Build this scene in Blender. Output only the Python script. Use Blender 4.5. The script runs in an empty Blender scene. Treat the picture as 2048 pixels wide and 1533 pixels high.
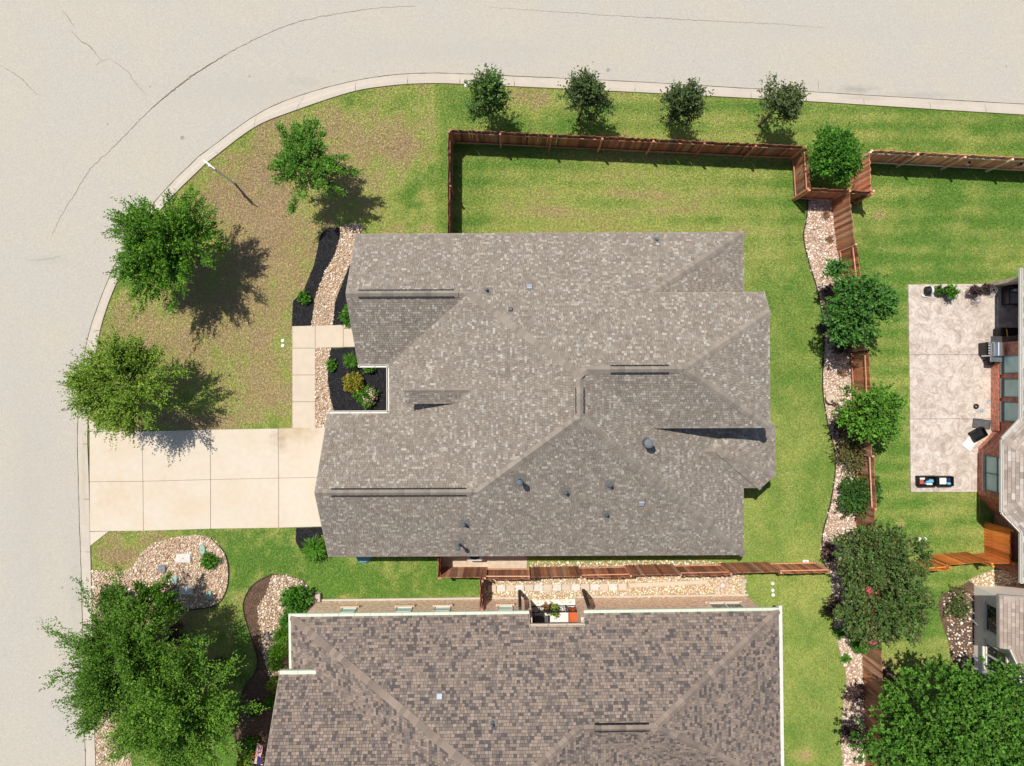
import bpy, bmesh, math, random
import numpy as np
from mathutils import Vector, Matrix

# ------------------------------------------------------------------ camera, sky, sun, exposure
S = bpy.context.scene
CH, FP = 34.0, 1388.0                      # camera height (m), focal length in photo pixels
cam = bpy.data.objects.new('camera', bpy.data.cameras.new('camera'))
S.collection.objects.link(cam); S.camera = cam
cam.location = (0, 0, CH)
cam.data.sensor_fit = 'HORIZONTAL'; cam.data.angle = 2*math.atan(1024/FP)
cam.data.clip_start = 0.5; cam.data.clip_end = 3000
SUNV = Vector((0.285, -0.33, -1.0)).normalized()          # direction the light travels
W = bpy.data.worlds.new('World'); S.world = W; W.use_nodes = True
_n = W.node_tree.nodes; _l = W.node_tree.links
_sky = _n.new('ShaderNodeTexSky'); _sky.sky_type = 'NISHITA'; _sky.sun_disc = False
_sky.sun_elevation = math.asin(-SUNV.z); _sky.sun_rotation = math.atan2(-SUNV.x, -SUNV.y)
_n['Background'].inputs[1].default_value = 0.092
_l.new(_sky.outputs[0], _n['Background'].inputs[0])
sun = bpy.data.objects.new('sun', bpy.data.lights.new('sun', 'SUN'))
S.collection.objects.link(sun)
sun.data.energy = 4.45; sun.data.angle = math.radians(0.53); sun.data.color = (1.0, 0.955, 0.88)
sun.rotation_euler = SUNV.to_track_quat('-Z', 'Y').to_euler(); sun.location = (-10, 12, 60)
S.view_settings.view_transform = 'Standard'; S.view_settings.look = 'None'
S.view_settings.exposure = 0.08; S.view_settings.gamma = 1.0; S.view_settings.use_curve_mapping = False

# ------------------------------------------------------------------ helpers
C = S.collection
R = random.Random(7)
NR = np.random.default_rng(11)
def G(px, py, z=0.0):                      # photo pixel at height z -> world x, y
    k = (CH-z)/FP
    return ((px-1024)*k, (766.5-py)*k)
def GL(pts, z=0.0): return [G(p[0], p[1], z) for p in pts]
def tag(o, label=None, cat=None, group=None, kind=None):
    if label: o['label'] = label
    if cat: o['category'] = cat
    if group: o['group'] = group
    if kind: o['kind'] = kind
    return o
def thing(name, label, cat, loc=(0, 0, 0), group=None, rz=0.0):
    o = bpy.data.objects.new(name, None); C.objects.link(o)
    o.location = loc; o.rotation_euler.z = rz; o.empty_display_size = 0.2
    return tag(o, label, cat, group)
def adopt(o, parent):
    if parent is not None:
        o.parent = parent
        if parent.type == 'EMPTY':
            o.matrix_parent_inverse = Matrix.Translation((-parent.location.x, -parent.location.y, 0))
    return o
def link(name, me, mat, parent=None):
    o = bpy.data.objects.new(name, me); C.objects.link(o)
    if mat is not None:
        if len(me.materials) == 0: me.materials.append(mat)
    return adopt(o, parent)
class MB:
    def __init__(s): s.v = []; s.f = []; s.c = []; s.cur = (1, 1, 1)
    def face(s, pts):
        i = len(s.v); s.v += [tuple(p) for p in pts]; s.c += [s.cur]*len(pts)
        s.f.append(tuple(range(i, i+len(pts)))); return s
    def prism(s, poly, z0, z1, cap0=True):   # poly: list of (x,y) ccw or cw
        a = sum(poly[i][0]*poly[(i+1) % len(poly)][1]-poly[(i+1) % len(poly)][0]*poly[i][1] for i in range(len(poly)))
        if a < 0: poly = poly[::-1]
        n = len(poly); i = len(s.v)
        s.v += [(p[0], p[1], z0) for p in poly]+[(p[0], p[1], z1) for p in poly]; s.c += [s.cur]*(2*n)
        s.f.append(tuple(range(i+n, i+2*n)))
        if cap0: s.f.append(tuple(range(i+n-1, i-1, -1)))
        for k in range(n):
            j = (k+1) % n; s.f.append((i+k, i+j, i+n+j, i+n+k))
        return s
    def box(s, x0, y0, z0, x1, y1, z1): return s.prism([(x0, y0), (x1, y0), (x1, y1), (x0, y1)], z0, z1)
    def obox(s, a, b, w, h, off=(0, 0, 0)):  # bar from a to b, width w (horizontal), height h
        a = Vector(a); b = Vector(b); d = (b-a).normalized()
        up = Vector((0, 0, 1)) if abs(d.z) < .95 else Vector((0, 1, 0))
        sd = d.cross(up).normalized(); u = sd.cross(d).normalized()
        i = len(s.v)
        for p in (a, b):
            for (q, r) in ((-1, -1), (1, -1), (1, 1), (-1, 1)):
                s.v.append(tuple(p+sd*(q*w/2)+u*(r*h/2))); s.c.append(s.cur)
        for f in ((0, 1, 2, 3), (7, 6, 5, 4), (0, 4, 5, 1), (1, 5, 6, 2), (2, 6, 7, 3), (3, 7, 4, 0)):
            s.f.append(tuple(i+k for k in f))
        return s
    def tube(s, pts, rad, n=8, cap=True):
        pts = [Vector(p) for p in pts]; m = len(pts)
        if not isinstance(rad, (list, tuple)): rad = [rad]*m
        i = len(s.v)
        for k, p in enumerate(pts):
            d = (pts[min(k+1, m-1)]-pts[max(k-1, 0)]).normalized()
            up = Vector((0, 0, 1)) if abs(d.z) < .9 else Vector((1, 0, 0))
            a = d.cross(up).normalized(); b = d.cross(a)
            for q in range(n):
                t = 2*math.pi*q/n
                s.v.append(tuple(p+(a*math.cos(t)+b*math.sin(t))*rad[k])); s.c.append(s.cur)
        for k in range(m-1):
            for q in range(n):
                r = (q+1) % n
                s.f.append((i+k*n+q, i+k*n+r, i+(k+1)*n+r, i+(k+1)*n+q))
        if cap:
            s.f.append(tuple(i+q for q in range(n-1, -1, -1))); s.f.append(tuple(i+(m-1)*n+q for q in range(n)))
        return s
    def lathe(s, prof, cx, cy, n=20):        # prof: list of (r,z)
        i = len(s.v); m = len(prof)
        for (r, z) in prof:
            for q in range(n):
                t = 2*math.pi*q/n; s.v.append((cx+r*math.cos(t), cy+r*math.sin(t), z)); s.c.append(s.cur)
        for k in range(m-1):
            for q in range(n):
                r = (q+1) % n; s.f.append((i+k*n+q, i+k*n+r, i+(k+1)*n+r, i+(k+1)*n+q))
        s.f.append(tuple(i+q for q in range(n-1, -1, -1))); s.f.append(tuple(i+(m-1)*n+q for q in range(n)))
        return s
    def mesh(s, name, bev=0.0, col=False, smooth=False):
        me = bpy.data.meshes.new(name); me.from_pydata(s.v, [], s.f); me.update()
        if col:
            at = me.color_attributes.new('Col', 'FLOAT_COLOR', 'POINT')
            at.data.foreach_set('color', np.array([(c[0], c[1], c[2], 1.0) for c in s.c], dtype=np.float32).ravel())
        if bev > 0:
            bm = bmesh.new(); bm.from_mesh(me); bmesh.ops.remove_doubles(bm, verts=bm.verts, dist=1e-5)
            bmesh.ops.bevel(bm, geom=bm.edges[:], offset=bev, segments=1, affect='EDGES', profile=.5, clamp_overlap=True)
            bm.to_mesh(me); bm.free()
        if smooth:
            for p in me.polygons: p.use_smooth = True
        return me
    def build(s, name, mat, parent=None, bev=0.0, col=False, smooth=False):
        return link(name, s.mesh(name, bev, col, smooth), mat, parent)
def np_mesh(name, V, F, col=None):           # V (n,3), F (m,k)
    me = bpy.data.meshes.new(name); n = len(V); m, k = F.shape
    me.vertices.add(n); me.vertices.foreach_set('co', V.astype(np.float32).ravel())
    me.loops.add(m*k); me.loops.foreach_set('vertex_index', F.astype(np.int32).ravel())
    me.polygons.add(m); me.polygons.foreach_set('loop_start', np.arange(0, m*k, k, dtype=np.int32))
    me.update(calc_edges=True)
    if col is not None:
        at = me.color_attributes.new('Col', 'FLOAT_COLOR', 'POINT')
        cc = np.ones((n, 4), dtype=np.float32); cc[:, :3] = col
        at.data.foreach_set('color', cc.ravel())
    return me
def inpoly(X, Y, poly):
    r = np.zeros(X.shape, dtype=bool); n = len(poly)
    for i in range(n):
        x0, y0 = poly[i]; x1, y1 = poly[(i+1) % n]
        if y0 == y1: continue
        c = ((y0 > Y) != (y1 > Y)) & (X < (x1-x0)*(Y-y0)/(y1-y0)+x0)
        r ^= c
    return r
_ng = [NR.random((128, 128)) for _ in range(4)]
def vnoise(X, Y, sc, k=0):
    x = X/sc+37.2*k; y = Y/sc+11.7*k; g = _ng[k % 4]
    xi = np.floor(x).astype(int); yi = np.floor(y).astype(int); fx = x-xi; fy = y-yi
    fx = fx*fx*(3-2*fx); fy = fy*fy*(3-2*fy)
    a = g[xi % 128, yi % 128]; b = g[(xi+1) % 128, yi % 128]; c = g[xi % 128, (yi+1) % 128]; d = g[(xi+1) % 128, (yi+1) % 128]
    return (a*(1-fx)+b*fx)*(1-fy)+(c*(1-fx)+d*fx)*fy
def fbm(X, Y, sc, k=0): return .5*vnoise(X, Y, sc, k)+.28*vnoise(X, Y, sc/2.1, k+1)+.15*vnoise(X, Y, sc/4.3, k+2)+.07*vnoise(X, Y, sc/9, k+3)
def smooth_curve(pts, n=6):
    out = []; m = len(pts)
    for i in range(m-1):
        p0 = pts[max(i-1, 0)]; p1 = pts[i]; p2 = pts[i+1]; p3 = pts[min(i+2, m-1)]
        for k in range(n):
            t = k/n
            out.append(tuple(.5*((2*p1[j])+(-p0[j]+p2[j])*t+(2*p0[j]-5*p1[j]+4*p2[j]-p3[j])*t*t+(-p0[j]+3*p1[j]-3*p2[j]+p3[j])*t**3) for j in range(2)))
    out.append(tuple(pts[-1])); return out

# ------------------------------------------------------------------ materials
def lin(r, g, b):
    f = lambda c: (c/255/12.92) if c/255 <= .04045 else ((c/255+.055)/1.055)**2.4
    return (f(r), f(g), f(b))
def mat(name, col, rough=.85, var=.15, scale=6.0, var2=0.0, scale2=1.0, bump=0.0, bscale=None, src=None, metal=0.0, col2=None, stretch=None, transl=0.0, spec=.3, bdist=.02):
    m = bpy.data.materials.new(name); m.use_nodes = True
    N = m.node_tree.nodes; L = m.node_tree.links; b = N['Principled BSDF']
    b.inputs['Roughness'].default_value = rough; b.inputs['Metallic'].default_value = metal
    b.inputs['Specular IOR Level'].default_value = spec
    tc = N.new('ShaderNodeTexCoord'); co = tc.outputs['Object']
    if stretch:
        mp = N.new('ShaderNodeMapping'); mp.inputs['Scale'].default_value = stretch; L.new(co, mp.inputs[0]); co = mp.outputs[0]
    def noise(sc, det=4):
        t = N.new('ShaderNodeTexNoise'); t.inputs['Scale'].default_value = sc; t.inputs['Detail'].default_value = det
        L.new(co, t.inputs['Vector']); return t.outputs[0]
    if src == 'attr':
        a = N.new('ShaderNodeAttribute'); a.attribute_name = 'Col'; base = a.outputs['Color']
    elif src == 'obj':
        a = N.new('ShaderNodeObjectInfo'); base = a.outputs['Color']
    else:
        rgb = N.new('ShaderNodeRGB'); rgb.outputs[0].default_value = (*col, 1); base = rgb.outputs[0]
    if col2 is not None:
        t = noise(scale2); cr = N.new('ShaderNodeMapRange'); cr.inputs[1].default_value = .38; cr.inputs[2].default_value = .62
        L.new(t, cr.inputs[0]); mx = N.new('ShaderNodeMix'); mx.data_type = 'RGBA'
        L.new(cr.outputs[0], mx.inputs[0]); L.new(base, mx.inputs[6]); mx.inputs[7].default_value = (*col2, 1); base = mx.outputs[2]
    def vary(base, sc, amt, det=4):
        t = noise(sc, det); mr = N.new('ShaderNodeMapRange'); mr.inputs[1].default_value = .25; mr.inputs[2].default_value = .75
        mr.inputs[3].default_value = 1-amt; mr.inputs[4].default_value = 1+amt; L.new(t, mr.inputs[0])
        mx = N.new('ShaderNodeMix'); mx.data_type = 'RGBA'; mx.blend_type = 'MULTIPLY'; mx.inputs[0].default_value = 1
        L.new(base, mx.inputs[6]); L.new(mr.outputs[0], mx.inputs[7]); return mx.outputs[2]
    if var > 0: base = vary(base, scale, var)
    if var2 > 0: base = vary(base, scale2, var2)
    L.new(base, b.inputs['Base Color'])
    if bump > 0:
        bp = N.new('ShaderNodeBump'); bp.inputs['Strength'].default_value = bump; bp.inputs['Distance'].default_value = bdist
        L.new(noise(bscale or scale*2), bp.inputs['Height']); L.new(bp.outputs[0], b.inputs['Normal'])
    if transl > 0:
        tr = N.new('ShaderNodeBsdfTranslucent'); L.new(base, tr.inputs[0]); ms = N.new('ShaderNodeMixShader'); ms.inputs[0].default_value = transl
        out = N['Material Output']; L.new(b.outputs[0], ms.inputs[1]); L.new(tr.outputs[0], ms.inputs[2]); L.new(ms.outputs[0], out.inputs[0])
    return m
M = {}
M['road'] = mat('road', (.468, .426, .354), .95, var=.125, scale=14, var2=.04, scale2=.3, bump=.35, bscale=60, col2=(.435, .402, .350), bdist=.012)
M['kerb'] = mat('kerb', (.50, .44, .365), .9, .05, 7, .05, 1.1, .1, 60, bdist=.006)
M['drive'] = mat('drive', (.61, .535, .435), .9, .04, 4, bump=.06, bscale=60, col2=(.595, .50, .385), scale2=.45, bdist=.006)
M['walk'] = mat('walk', (.58, .485, .375), .9, .05, 3.0, .03, .8, .06, 60, bdist=.006)
M['joint'] = mat('joint', (.10, .075, .05), .95, .3, 8)
M['crack'] = mat('crack', (.19, .15, .105), .95, .3, 5)
M['stain'] = mat('stain', (.30, .29, .27), .95, .25, 6)
M['lawn'] = mat('lawn', None, .95, .28, 17, .14, 3.2, .6, 40, src='attr', bdist=.05, spec=.1)
M['grass'] = mat('grass', None, .8, .0, 1, src='attr', transl=.25, spec=.15)
M['terrain'] = mat('terrain', (.16, .19, .06), .95, .3, .5)
M['soil'] = mat('soil', (.17, .115, .08), .95, .3, 9, .2, 2, .6, 30)
M['rockbase'] = mat('rockbase', (.40, .29, .20), .95, .35, 14, .15, 2, .6, 25)
M['mulch'] = mat('mulch', (.018, .017, .019), .9, .5, 18, .25, 3, 1.0, 30, bdist=.05)
M['brownmulch'] = mat('brownmulch', (.14, .085, .055), .95, .35, 16, .2, 3, .8, 30, bdist=.04)
M['stones'] = mat('stones', None, .85, .12, 30, src='attr')
M['chips'] = mat('chips', None, .8, .1, 30, src='attr')
M['edging'] = mat('edging', (.05, .035, .03), .8, .2, 8)
M['shingle'] = mat('shingle', None, .95, .10, 55, .06, .9, .5, 120, src='attr', bdist=.004, spec=.15)
M['shingle_one'] = mat('shingle_one', None, .95, .10, 55, .06, .9, .5, 120, src='obj', bdist=.004, spec=.15)
M['deck'] = mat('deck', (.06, .053, .048), .95, .2, 5)
M['fascia'] = mat('fascia', (.36, .33, .29), .7, .1, 3)
M['gutter'] = mat('gutter', (.60, .64, .50), .5, .05, 2)
M['whitetrim'] = mat('whitetrim', (.68, .65, .58), .6, .05, 2)
M['black'] = mat('black', (.012, .012, .014), .6, .2, 6)
M['blackgloss'] = mat('blackgloss', (.02, .02, .023), .3, .1, 6)
M['metal'] = mat('metal', (.17, .175, .18), .5, .15, 5, metal=.3)
M['galv'] = mat('galv', (.42, .45, .47), .45, .1, 5, metal=.4)
M['steel'] = mat('steel', (.70, .72, .74), .25, .05, 5, metal=.95)
M['pipe'] = mat('pipe', (.11, .13, .14), .5, .2, 6)
M['picket'] = mat('picket', None, .85, .42, 5, .22, 1.5, .3, 20, src='obj', stretch=(6, 6, 1))
M['leaf'] = mat('leaf', None, .55, 0, 1, src='attr', transl=.12, spec=.12)
M['bark'] = mat('bark', (.13, .10, .075), .95, .35, 9, 0, 1, .8, 20)
M['white'] = mat('white', (.74, .72, .68), .6, .05, 4)
M['stucco'] = mat('stucco', (.86, .83, .77), .9, .05, 5, 0, 1, .2, 40)
M['glass'] = mat('glass', (.42, .64, .58), .2, .18, 1.3, spec=.5)
M['glassdark'] = mat('glassdark', (.02, .03, .03), .06, .1, 1.3, spec=.8)
M['teal'] = mat('teal', (.10, .25, .26), .6, .1, 5)
M['utilgreen'] = mat('utilgreen', (.30, .44, .35), .7, .12, 8)
M['utilgrey'] = mat('utilgrey', (.20, .21, .23), .7, .15, 8)
M['concretelid'] = mat('concretelid', (.62, .58, .52), .9, .1, 8, .08, 2)
M['clay'] = mat('clay', (.50, .42, .33), .8, .15, 8)
M['darkpot'] = mat('darkpot', (.035, .03, .03), .6, .2, 8)
M['cloth_orange'] = mat('cloth_orange', (.55, .12, .04), .85, .15, 3)
M['cushion'] = mat('cushion', (.34, .34, .345), .9, .15, 8)
M['yellow'] = mat('yellow', (.75, .50, .05), .6, .05, 4)
M['bluecloth'] = mat('bluecloth', (.12, .42, .62), .7, .15, 6)
M['redcloth'] = mat('redcloth', (.55, .10, .06), .7, .15, 6)
M['navy'] = mat('navy', (.02, .03, .12), .8, .1, 5)
M['flagred'] = mat('flagred', (.50, .02, .03), .8, .1, 5)
M['cardboard'] = mat('cardboard', (.60, .46, .30), .9, .1, 5)
M['slate'] = mat('slate', (.10, .10, .10), .85, .2, 6)
M['tan'] = mat('tan', (.56, .45, .33), .9, .15, 4, .1, 1.0, .2, 20)
def brick_mat(name, c1, c2, mort, axis):
    m = bpy.data.materials.new(name); m.use_nodes = True
    N = m.node_tree.nodes; L = m.node_tree.links; b = N['Principled BSDF']; b.inputs['Roughness'].default_value = .9
    tc = N.new('ShaderNodeTexCoord'); sx = N.new('ShaderNodeSeparateXYZ'); cx = N.new('ShaderNodeCombineXYZ'); L.new(tc.outputs['Object'], sx.inputs[0])
    L.new(sx.outputs[axis], cx.inputs[0]); L.new(sx.outputs['Z'], cx.inputs[1])
    br = N.new('ShaderNodeTexBrick'); L.new(cx.outputs[0], br.inputs['Vector'])
    br.inputs['Color1'].default_value = (*c1, 1); br.inputs['Color2'].default_value = (*c2, 1); br.inputs['Mortar'].default_value = (*mort, 1)
    br.inputs['Scale'].default_value = 1; br.inputs['Brick Width'].default_value = .21; br.inputs['Row Height'].default_value = .072; br.inputs['Mortar Size'].default_value = .006
    nz = N.new('ShaderNodeTexNoise'); nz.inputs['Scale'].default_value = 7; nz.inputs['Detail'].default_value = 5; L.new(tc.outputs['Object'], nz.inputs['Vector'])
    mr = N.new('ShaderNodeMapRange'); mr.inputs[1].default_value = .3; mr.inputs[2].default_value = .7; mr.inputs[3].default_value = .62; mr.inputs[4].default_value = 1.3; L.new(nz.outputs[0], mr.inputs[0])
    mx = N.new('ShaderNodeMix'); mx.data_type = 'RGBA'; mx.blend_type = 'MULTIPLY'; mx.inputs[0].default_value = 1; L.new(br.outputs[0], mx.inputs[6]); L.new(mr.outputs[0], mx.inputs[7]); L.new(mx.outputs[2], b.inputs['Base Color'])
    bp = N.new('ShaderNodeBump'); bp.inputs['Strength'].default_value = .6; bp.inputs['Distance'].default_value = .01; bp.invert = True
    L.new(br.outputs['Fac'], bp.inputs['Height']); L.new(bp.outputs[0], b.inputs['Normal'])
    return m
M['brickN'] = brick_mat('brick_tan_north', (.88, .64, .45), (.76, .51, .34), (.70, .58, .46), 'X')
M['brickW'] = brick_mat('brick_red_west', (.60, .21, .125), (.45, .135, .08), (.56, .43, .34), 'Y')
M['brickTanW'] = brick_mat('brick_tan_west', (.52, .34, .22), (.44, .27, .17), (.50, .42, .34), 'Y')

M['signpost'] = mat('signpost', (.80, .80, .78), .5, .1, 6)
def add_stain(m, px, py, rx, ry, col, amt, nsc=3.0):        # a soft-edged stain of its own shape, fixed to the ground
    N = m.node_tree.nodes; L = m.node_tree.links; b = N['Principled BSDF']; old = b.inputs['Base Color'].links[0].from_socket
    tc = N.new('ShaderNodeTexCoord'); mp = N.new('ShaderNodeMapping'); x, y = G(px, py); k = CH/FP
    mp.inputs['Location'].default_value = (-x/(rx*k), -y/(ry*k), 0); mp.inputs['Scale'].default_value = (1/(rx*k), 1/(ry*k), 0)
    L.new(tc.outputs['Object'], mp.inputs[0]); nz = N.new('ShaderNodeTexNoise'); nz.inputs['Scale'].default_value = nsc; nz.inputs['Detail'].default_value = 5; L.new(tc.outputs['Object'], nz.inputs['Vector'])
    ln = N.new('ShaderNodeVectorMath'); ln.operation = 'LENGTH'; L.new(mp.outputs[0], ln.inputs[0])
    ad = N.new('ShaderNodeMath'); ad.operation = 'MULTIPLY_ADD'; L.new(nz.outputs[0], ad.inputs[0]); ad.inputs[1].default_value = 1.4; L.new(ln.outputs['Value'], ad.inputs[2])
    mr = N.new('ShaderNodeMapRange'); mr.interpolation_type = 'SMOOTHSTEP'; mr.inputs[1].default_value = 1.75; mr.inputs[2].default_value = .5; mr.inputs[3].default_value = 0; mr.inputs[4].default_value = amt; L.new(ad.outputs[0], mr.inputs[0])
    mx = N.new('ShaderNodeMix'); mx.data_type = 'RGBA'; L.new(mr.outputs[0], mx.inputs[0]); L.new(old, mx.inputs[6]); mx.inputs[7].default_value = (*col, 1); L.new(mx.outputs[2], b.inputs['Base Color'])
for a in ((560, 878, 26, 34, (.36, .25, .15), .75), (600, 862, 60, 30, (.46, .33, .19), .7), (230, 990, 60, 70, (.56, .42, .28), .6), (390, 1010, 90, 40, (.58, .45, .31), .5), (250, 905, 70, 40, (.57, .46, .33), .4), (168, 960, 10, 120, (.46, .37, .25), .6)): add_stain(M['drive'], *a)
for a in ((168, 950, 9, 130, (.42, .34, .22), .65), (1720, 196, 70, 9, (.30, .28, .24), .45), (1890, 206, 60, 8, (.32, .30, .26), .35)): add_stain(M['kerb'], *a)
for a in ((1715, 178, 60, 13, (.27, .26, .23), .7), (1840, 190, 120, 10, (.33, .31, .28), .5), (610, 165, 60, 14, (.35, .33, .29), .45), (150, 1180, 22, 160, (.36, .34, .30), .4), (100, 520, 60, 14, (.36, .34, .31), .35), (480, 180, 260, 60, (.40, .375, .335), .5), (900, 100, 420, 40, (.41, .385, .34), .45), (60, 1000, 60, 420, (.41, .38, .335), .4), (1600, 60, 500, 30, (.42, .39, .34), .4)): add_stain(M['road'], *a)
# ------------------------------------------------------------------ terrain, road, kerb
mb = MB(); mb.box(-600, -600, -1.2, 600, 600, -.4); tag(mb.build('terrain', M['terrain']), kind='structure')
mb = MB(); mb.box(-48, -40, -.39, 48, 42, -.05); road = tag(mb.build('road', M['road']), kind='structure')
OUT = [(172, 1900), (170, 1533), (169, 1490), (165, 1300), (161, 1140), (158, 1057), (155.5, 960), (154.5, 841), (169.5, 699), (198, 603), (241, 506), (309, 403), (386, 323), (410.5, 302.6), (512.6, 229), (598, 191), (700, 163), (780, 150), (850, 146), (920, 147), (1050, 152.7), (1269.7, 163), (1480, 175.5), (1635.5, 184), (1887, 199), (2048, 208), (2500, 234)]
INN = [(194, 1900), (192, 1533), (191, 1490), (187, 1300), (183, 1140), (181, 1057), (179, 960), (177, 841), (194, 699), (216.5, 611), (259, 516.6), (324, 418), (402, 338), (429.5, 315), (509, 256), (581, 225.5), (700, 186), (780, 172.5), (850, 168), (920, 169), (1050, 175), (1269.7, 185.5), (1480, 196.5), (1635.5, 205), (1887, 221), (2048, 230.7), (2500, 258)]
oc = smooth_curve(GL(OUT), 8); ic = smooth_curve(GL(INN), 8)
def resample(c, n):
    L = [0]
    for i in range(1, len(c)): L.append(L[-1]+math.dist(c[i], c[i-1]))
    xs = np.linspace(0, L[-1], n); X = np.interp(xs, L, [p[0] for p in c]); Y = np.interp(xs, L, [p[1] for p in c])
    return list(zip(X, Y))
# both curves share parameterisation by control points -> cross-sections match
n = len(oc); kerb = bpy.data.objects.new('kerb', None); C.objects.link(kerb); tag(kerb, kind='structure')
PROF = [(0.0, -.046), (.42, -.034), (.60, .052), (.68, .066), (1.0, .070)]
seg = []; acc = 0; segs = []
for i in range(n):
    seg.append(i)
    if i and math.dist(oc[i], oc[i-1]): acc += math.dist(oc[i], oc[i-1])
    if acc > 2.5 and len(seg) > 1: segs.append(seg); seg = [i]; acc = 0
if len(seg) > 1: segs.append(seg)
for sg in segs:
    mb = MB(); rows = []
    for q, i in enumerate(sg):
        o = Vector(oc[i]); r = Vector(ic[i])
        if q in (0, len(sg)-1):                               # shrink the ends a little: an open joint
            j = sg[1] if q == 0 else sg[-2]
            d = (Vector(oc[j])-o); d = d/max(d.length, 1e-6)*.011; o = o+d; r = r+d
        row = [(o.x+(r.x-o.x)*t, o.y+(r.y-o.y)*t, z) for t, z in PROF]
        row.append((r.x, r.y, -.06)); row.insert(0, (o.x, o.y, -.09)); rows.append(row)
    k = len(rows[0])
    mb.v = [p for r_ in rows for p in r_]; mb.c = [(1, 1, 1)]*len(mb.v)
    for a in range(len(rows)-1):
        for b_ in range(k-1): mb.f.append((a*k+b_, (a+1)*k+b_, (a+1)*k+b_+1, a*k+b_+1))
    mb.f.append(tuple(range(k-1, -1, -1))); mb.f.append(tuple((len(rows)-1)*k+q for q in range(k)))
    ob = mb.build('kerb_segment', M['kerb'], kerb)
    bm = bmesh.new(); bm.from_mesh(ob.data); bmesh.ops.recalc_face_normals(bm, faces=bm.faces[:]); bm.to_mesh(ob.data); bm.free()
def ribbon(name, pts, w, z, m, parent, jit=0.0, taper=True, seed=1):
    rr = random.Random(seed); V = [Vector(p) for p in pts]; mb = MB(); L = []; Rr = []
    for i, p in enumerate(V):
        d = (V[min(i+1, len(V)-1)]-V[max(i-1, 0)]); d.normalize(); s = Vector((-d.y, d.x))
        t = i/(len(V)-1); ww = w*(.35+.65*math.sin(math.pi*min(max(t, .02), .98))) if taper else w
        ww *= rr.uniform(.6, 1.3) if jit else 1
        p = p+s*rr.uniform(-jit, jit); L.append(p-s*ww/2); Rr.append(p+s*ww/2)
    for i in range(len(V)-1):
        mb.face([(L[i].x, L[i].y, z), (Rr[i].x, Rr[i].y, z), (Rr[i+1].x, Rr[i+1].y, z), (L[i+1].x, L[i+1].y, z)][::-1])
    return mb.build(name, m, parent)
def crack(px, w, seed, dens=9, jit=.025):
    c = smooth_curve(GL(px), 4); L = sum(math.dist(c[i], c[i-1]) for i in range(1, len(c)))
    return ribbon('road_crack', resample(c, max(6, int(L*dens))), w, -.044, M['crack'], road, jit, True, seed)
crack([(103, 470), (122, 430), (150, 385), (182, 335), (225, 295), (275, 243), (315, 205), (370, 160), (420, 128), (470, 98), (520, 73), (570, 52), (625, 36), (700, 23), (760, 15), (830, 12)], .03, 3)
crack([(300, 218), (340, 185), (400, 140), (450, 110)], .045, 33)
crack([(980, 14), (1100, 22), (1250, 32), (1400, 40), (1560, 48), (1650, 55)], .016, 4)
crack([(122, 20), (138, 38), (148, 55)], .02, 5); crack([(143, 62), (160, 82), (176, 90), (190, 106), (202, 121)], .032, 6)
crack([(190, 130), (202, 121), (216, 119)], .018, 7, 14); crack([(218, 116), (240, 132), (258, 146), (262, 156), (276, 172), (292, 192)], .022, 8)
crack([(0, 131), (25, 145), (50, 165), (65, 182), (82, 191)], .025, 9); crack([(1637, 160), (1639, 184)], .016, 10)
crack([(50, 520), (85, 520), (120, 512)], .016, 12)
ribbon('kerb_joint', [(p[0], p[1]) for p in oc], .028, -.0385, M['joint'], road, .006, False, 3)
def blob(name, px, py, r, m, parent, z, seed=1, sx=1.0, n=14, rag=.35):
    rr = random.Random(seed); x, y = G(px, py); mb = MB()
    mb.face([(x+math.cos(2*math.pi*i/n)*r*sx*rr.uniform(1-rag, 1+rag), y+math.sin(2*math.pi*i/n)*r*rr.uniform(1-rag, 1+rag), z) for i in range(n)])
    return mb.build(name, m, parent)
for i, (x, y, r) in enumerate([(364, 275, .085), (299, 173, .05), (498, 152, .04), (214, 248, .05), (1186, 123, .05), (1216, 140, .09), (1388, 122, .035), (1609, 167, .06), (2014, 132, .06), (123, 1176, .06), (141, 1302, .03), (1019, 131, .03), (667, 141, .03), (395, 282, .025)]):
    blob('tar_spot', x, y, r, M['stain'], road, -.043, i, R.uniform(.8, 1.6))

# ------------------------------------------------------------------ driveway, walkway
def slab_set(name, rects, z0, z1, m, bev=.012, gp=.009):
    root = bpy.data.objects.new(name, None); C.objects.link(root); tag(root, kind='structure')
    for q in rects:
        mb = MB(); p = [Vector(v) for v in q]; c = sum(p, Vector((0, 0)))/len(p)
        p = [(v+(c-v).normalized()*gp) for v in p]
        mb.prism([(v.x, v.y) for v in p], z0, z1+R.uniform(-.002, .002)); mb.build('slab', m, root, bev)
    return root
xs_t = [(180, 863), (285, 863), (421.5, 859.6), (557, 857.3), (690, 855)]; xs_m = [(180, 964), (287, 963), (422, 959.5), (558, 956.5), (690, 954)]; xs_b = [(180, 1063), (288, 1062), (422, 1058), (558, 1056), (690, 1052)]
rects = []
for i in range(4):
    rects.append(GL([xs_t[i], xs_t[i+1], xs_m[i+1], xs_m[i]])); rects.append(GL([xs_m[i], xs_m[i+1], xs_b[i+1], xs_b[i]]))
rects.append(GL([(178, 838), (216, 862), (180, 862.6)])); rects.append(GL([(180, 1063.5), (219, 1062.8), (181.5, 1092)]))
slab_set('driveway', rects, -.06, .055, M['drive'])
mb = MB(); mb.prism(GL([(178, 838), (216, 863), (690, 855.5), (690, 1052), (219, 1063), (181, 1092)]), -.06, .034); tag(mb.build('driveway_base', M['joint']), kind='structure')
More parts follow.
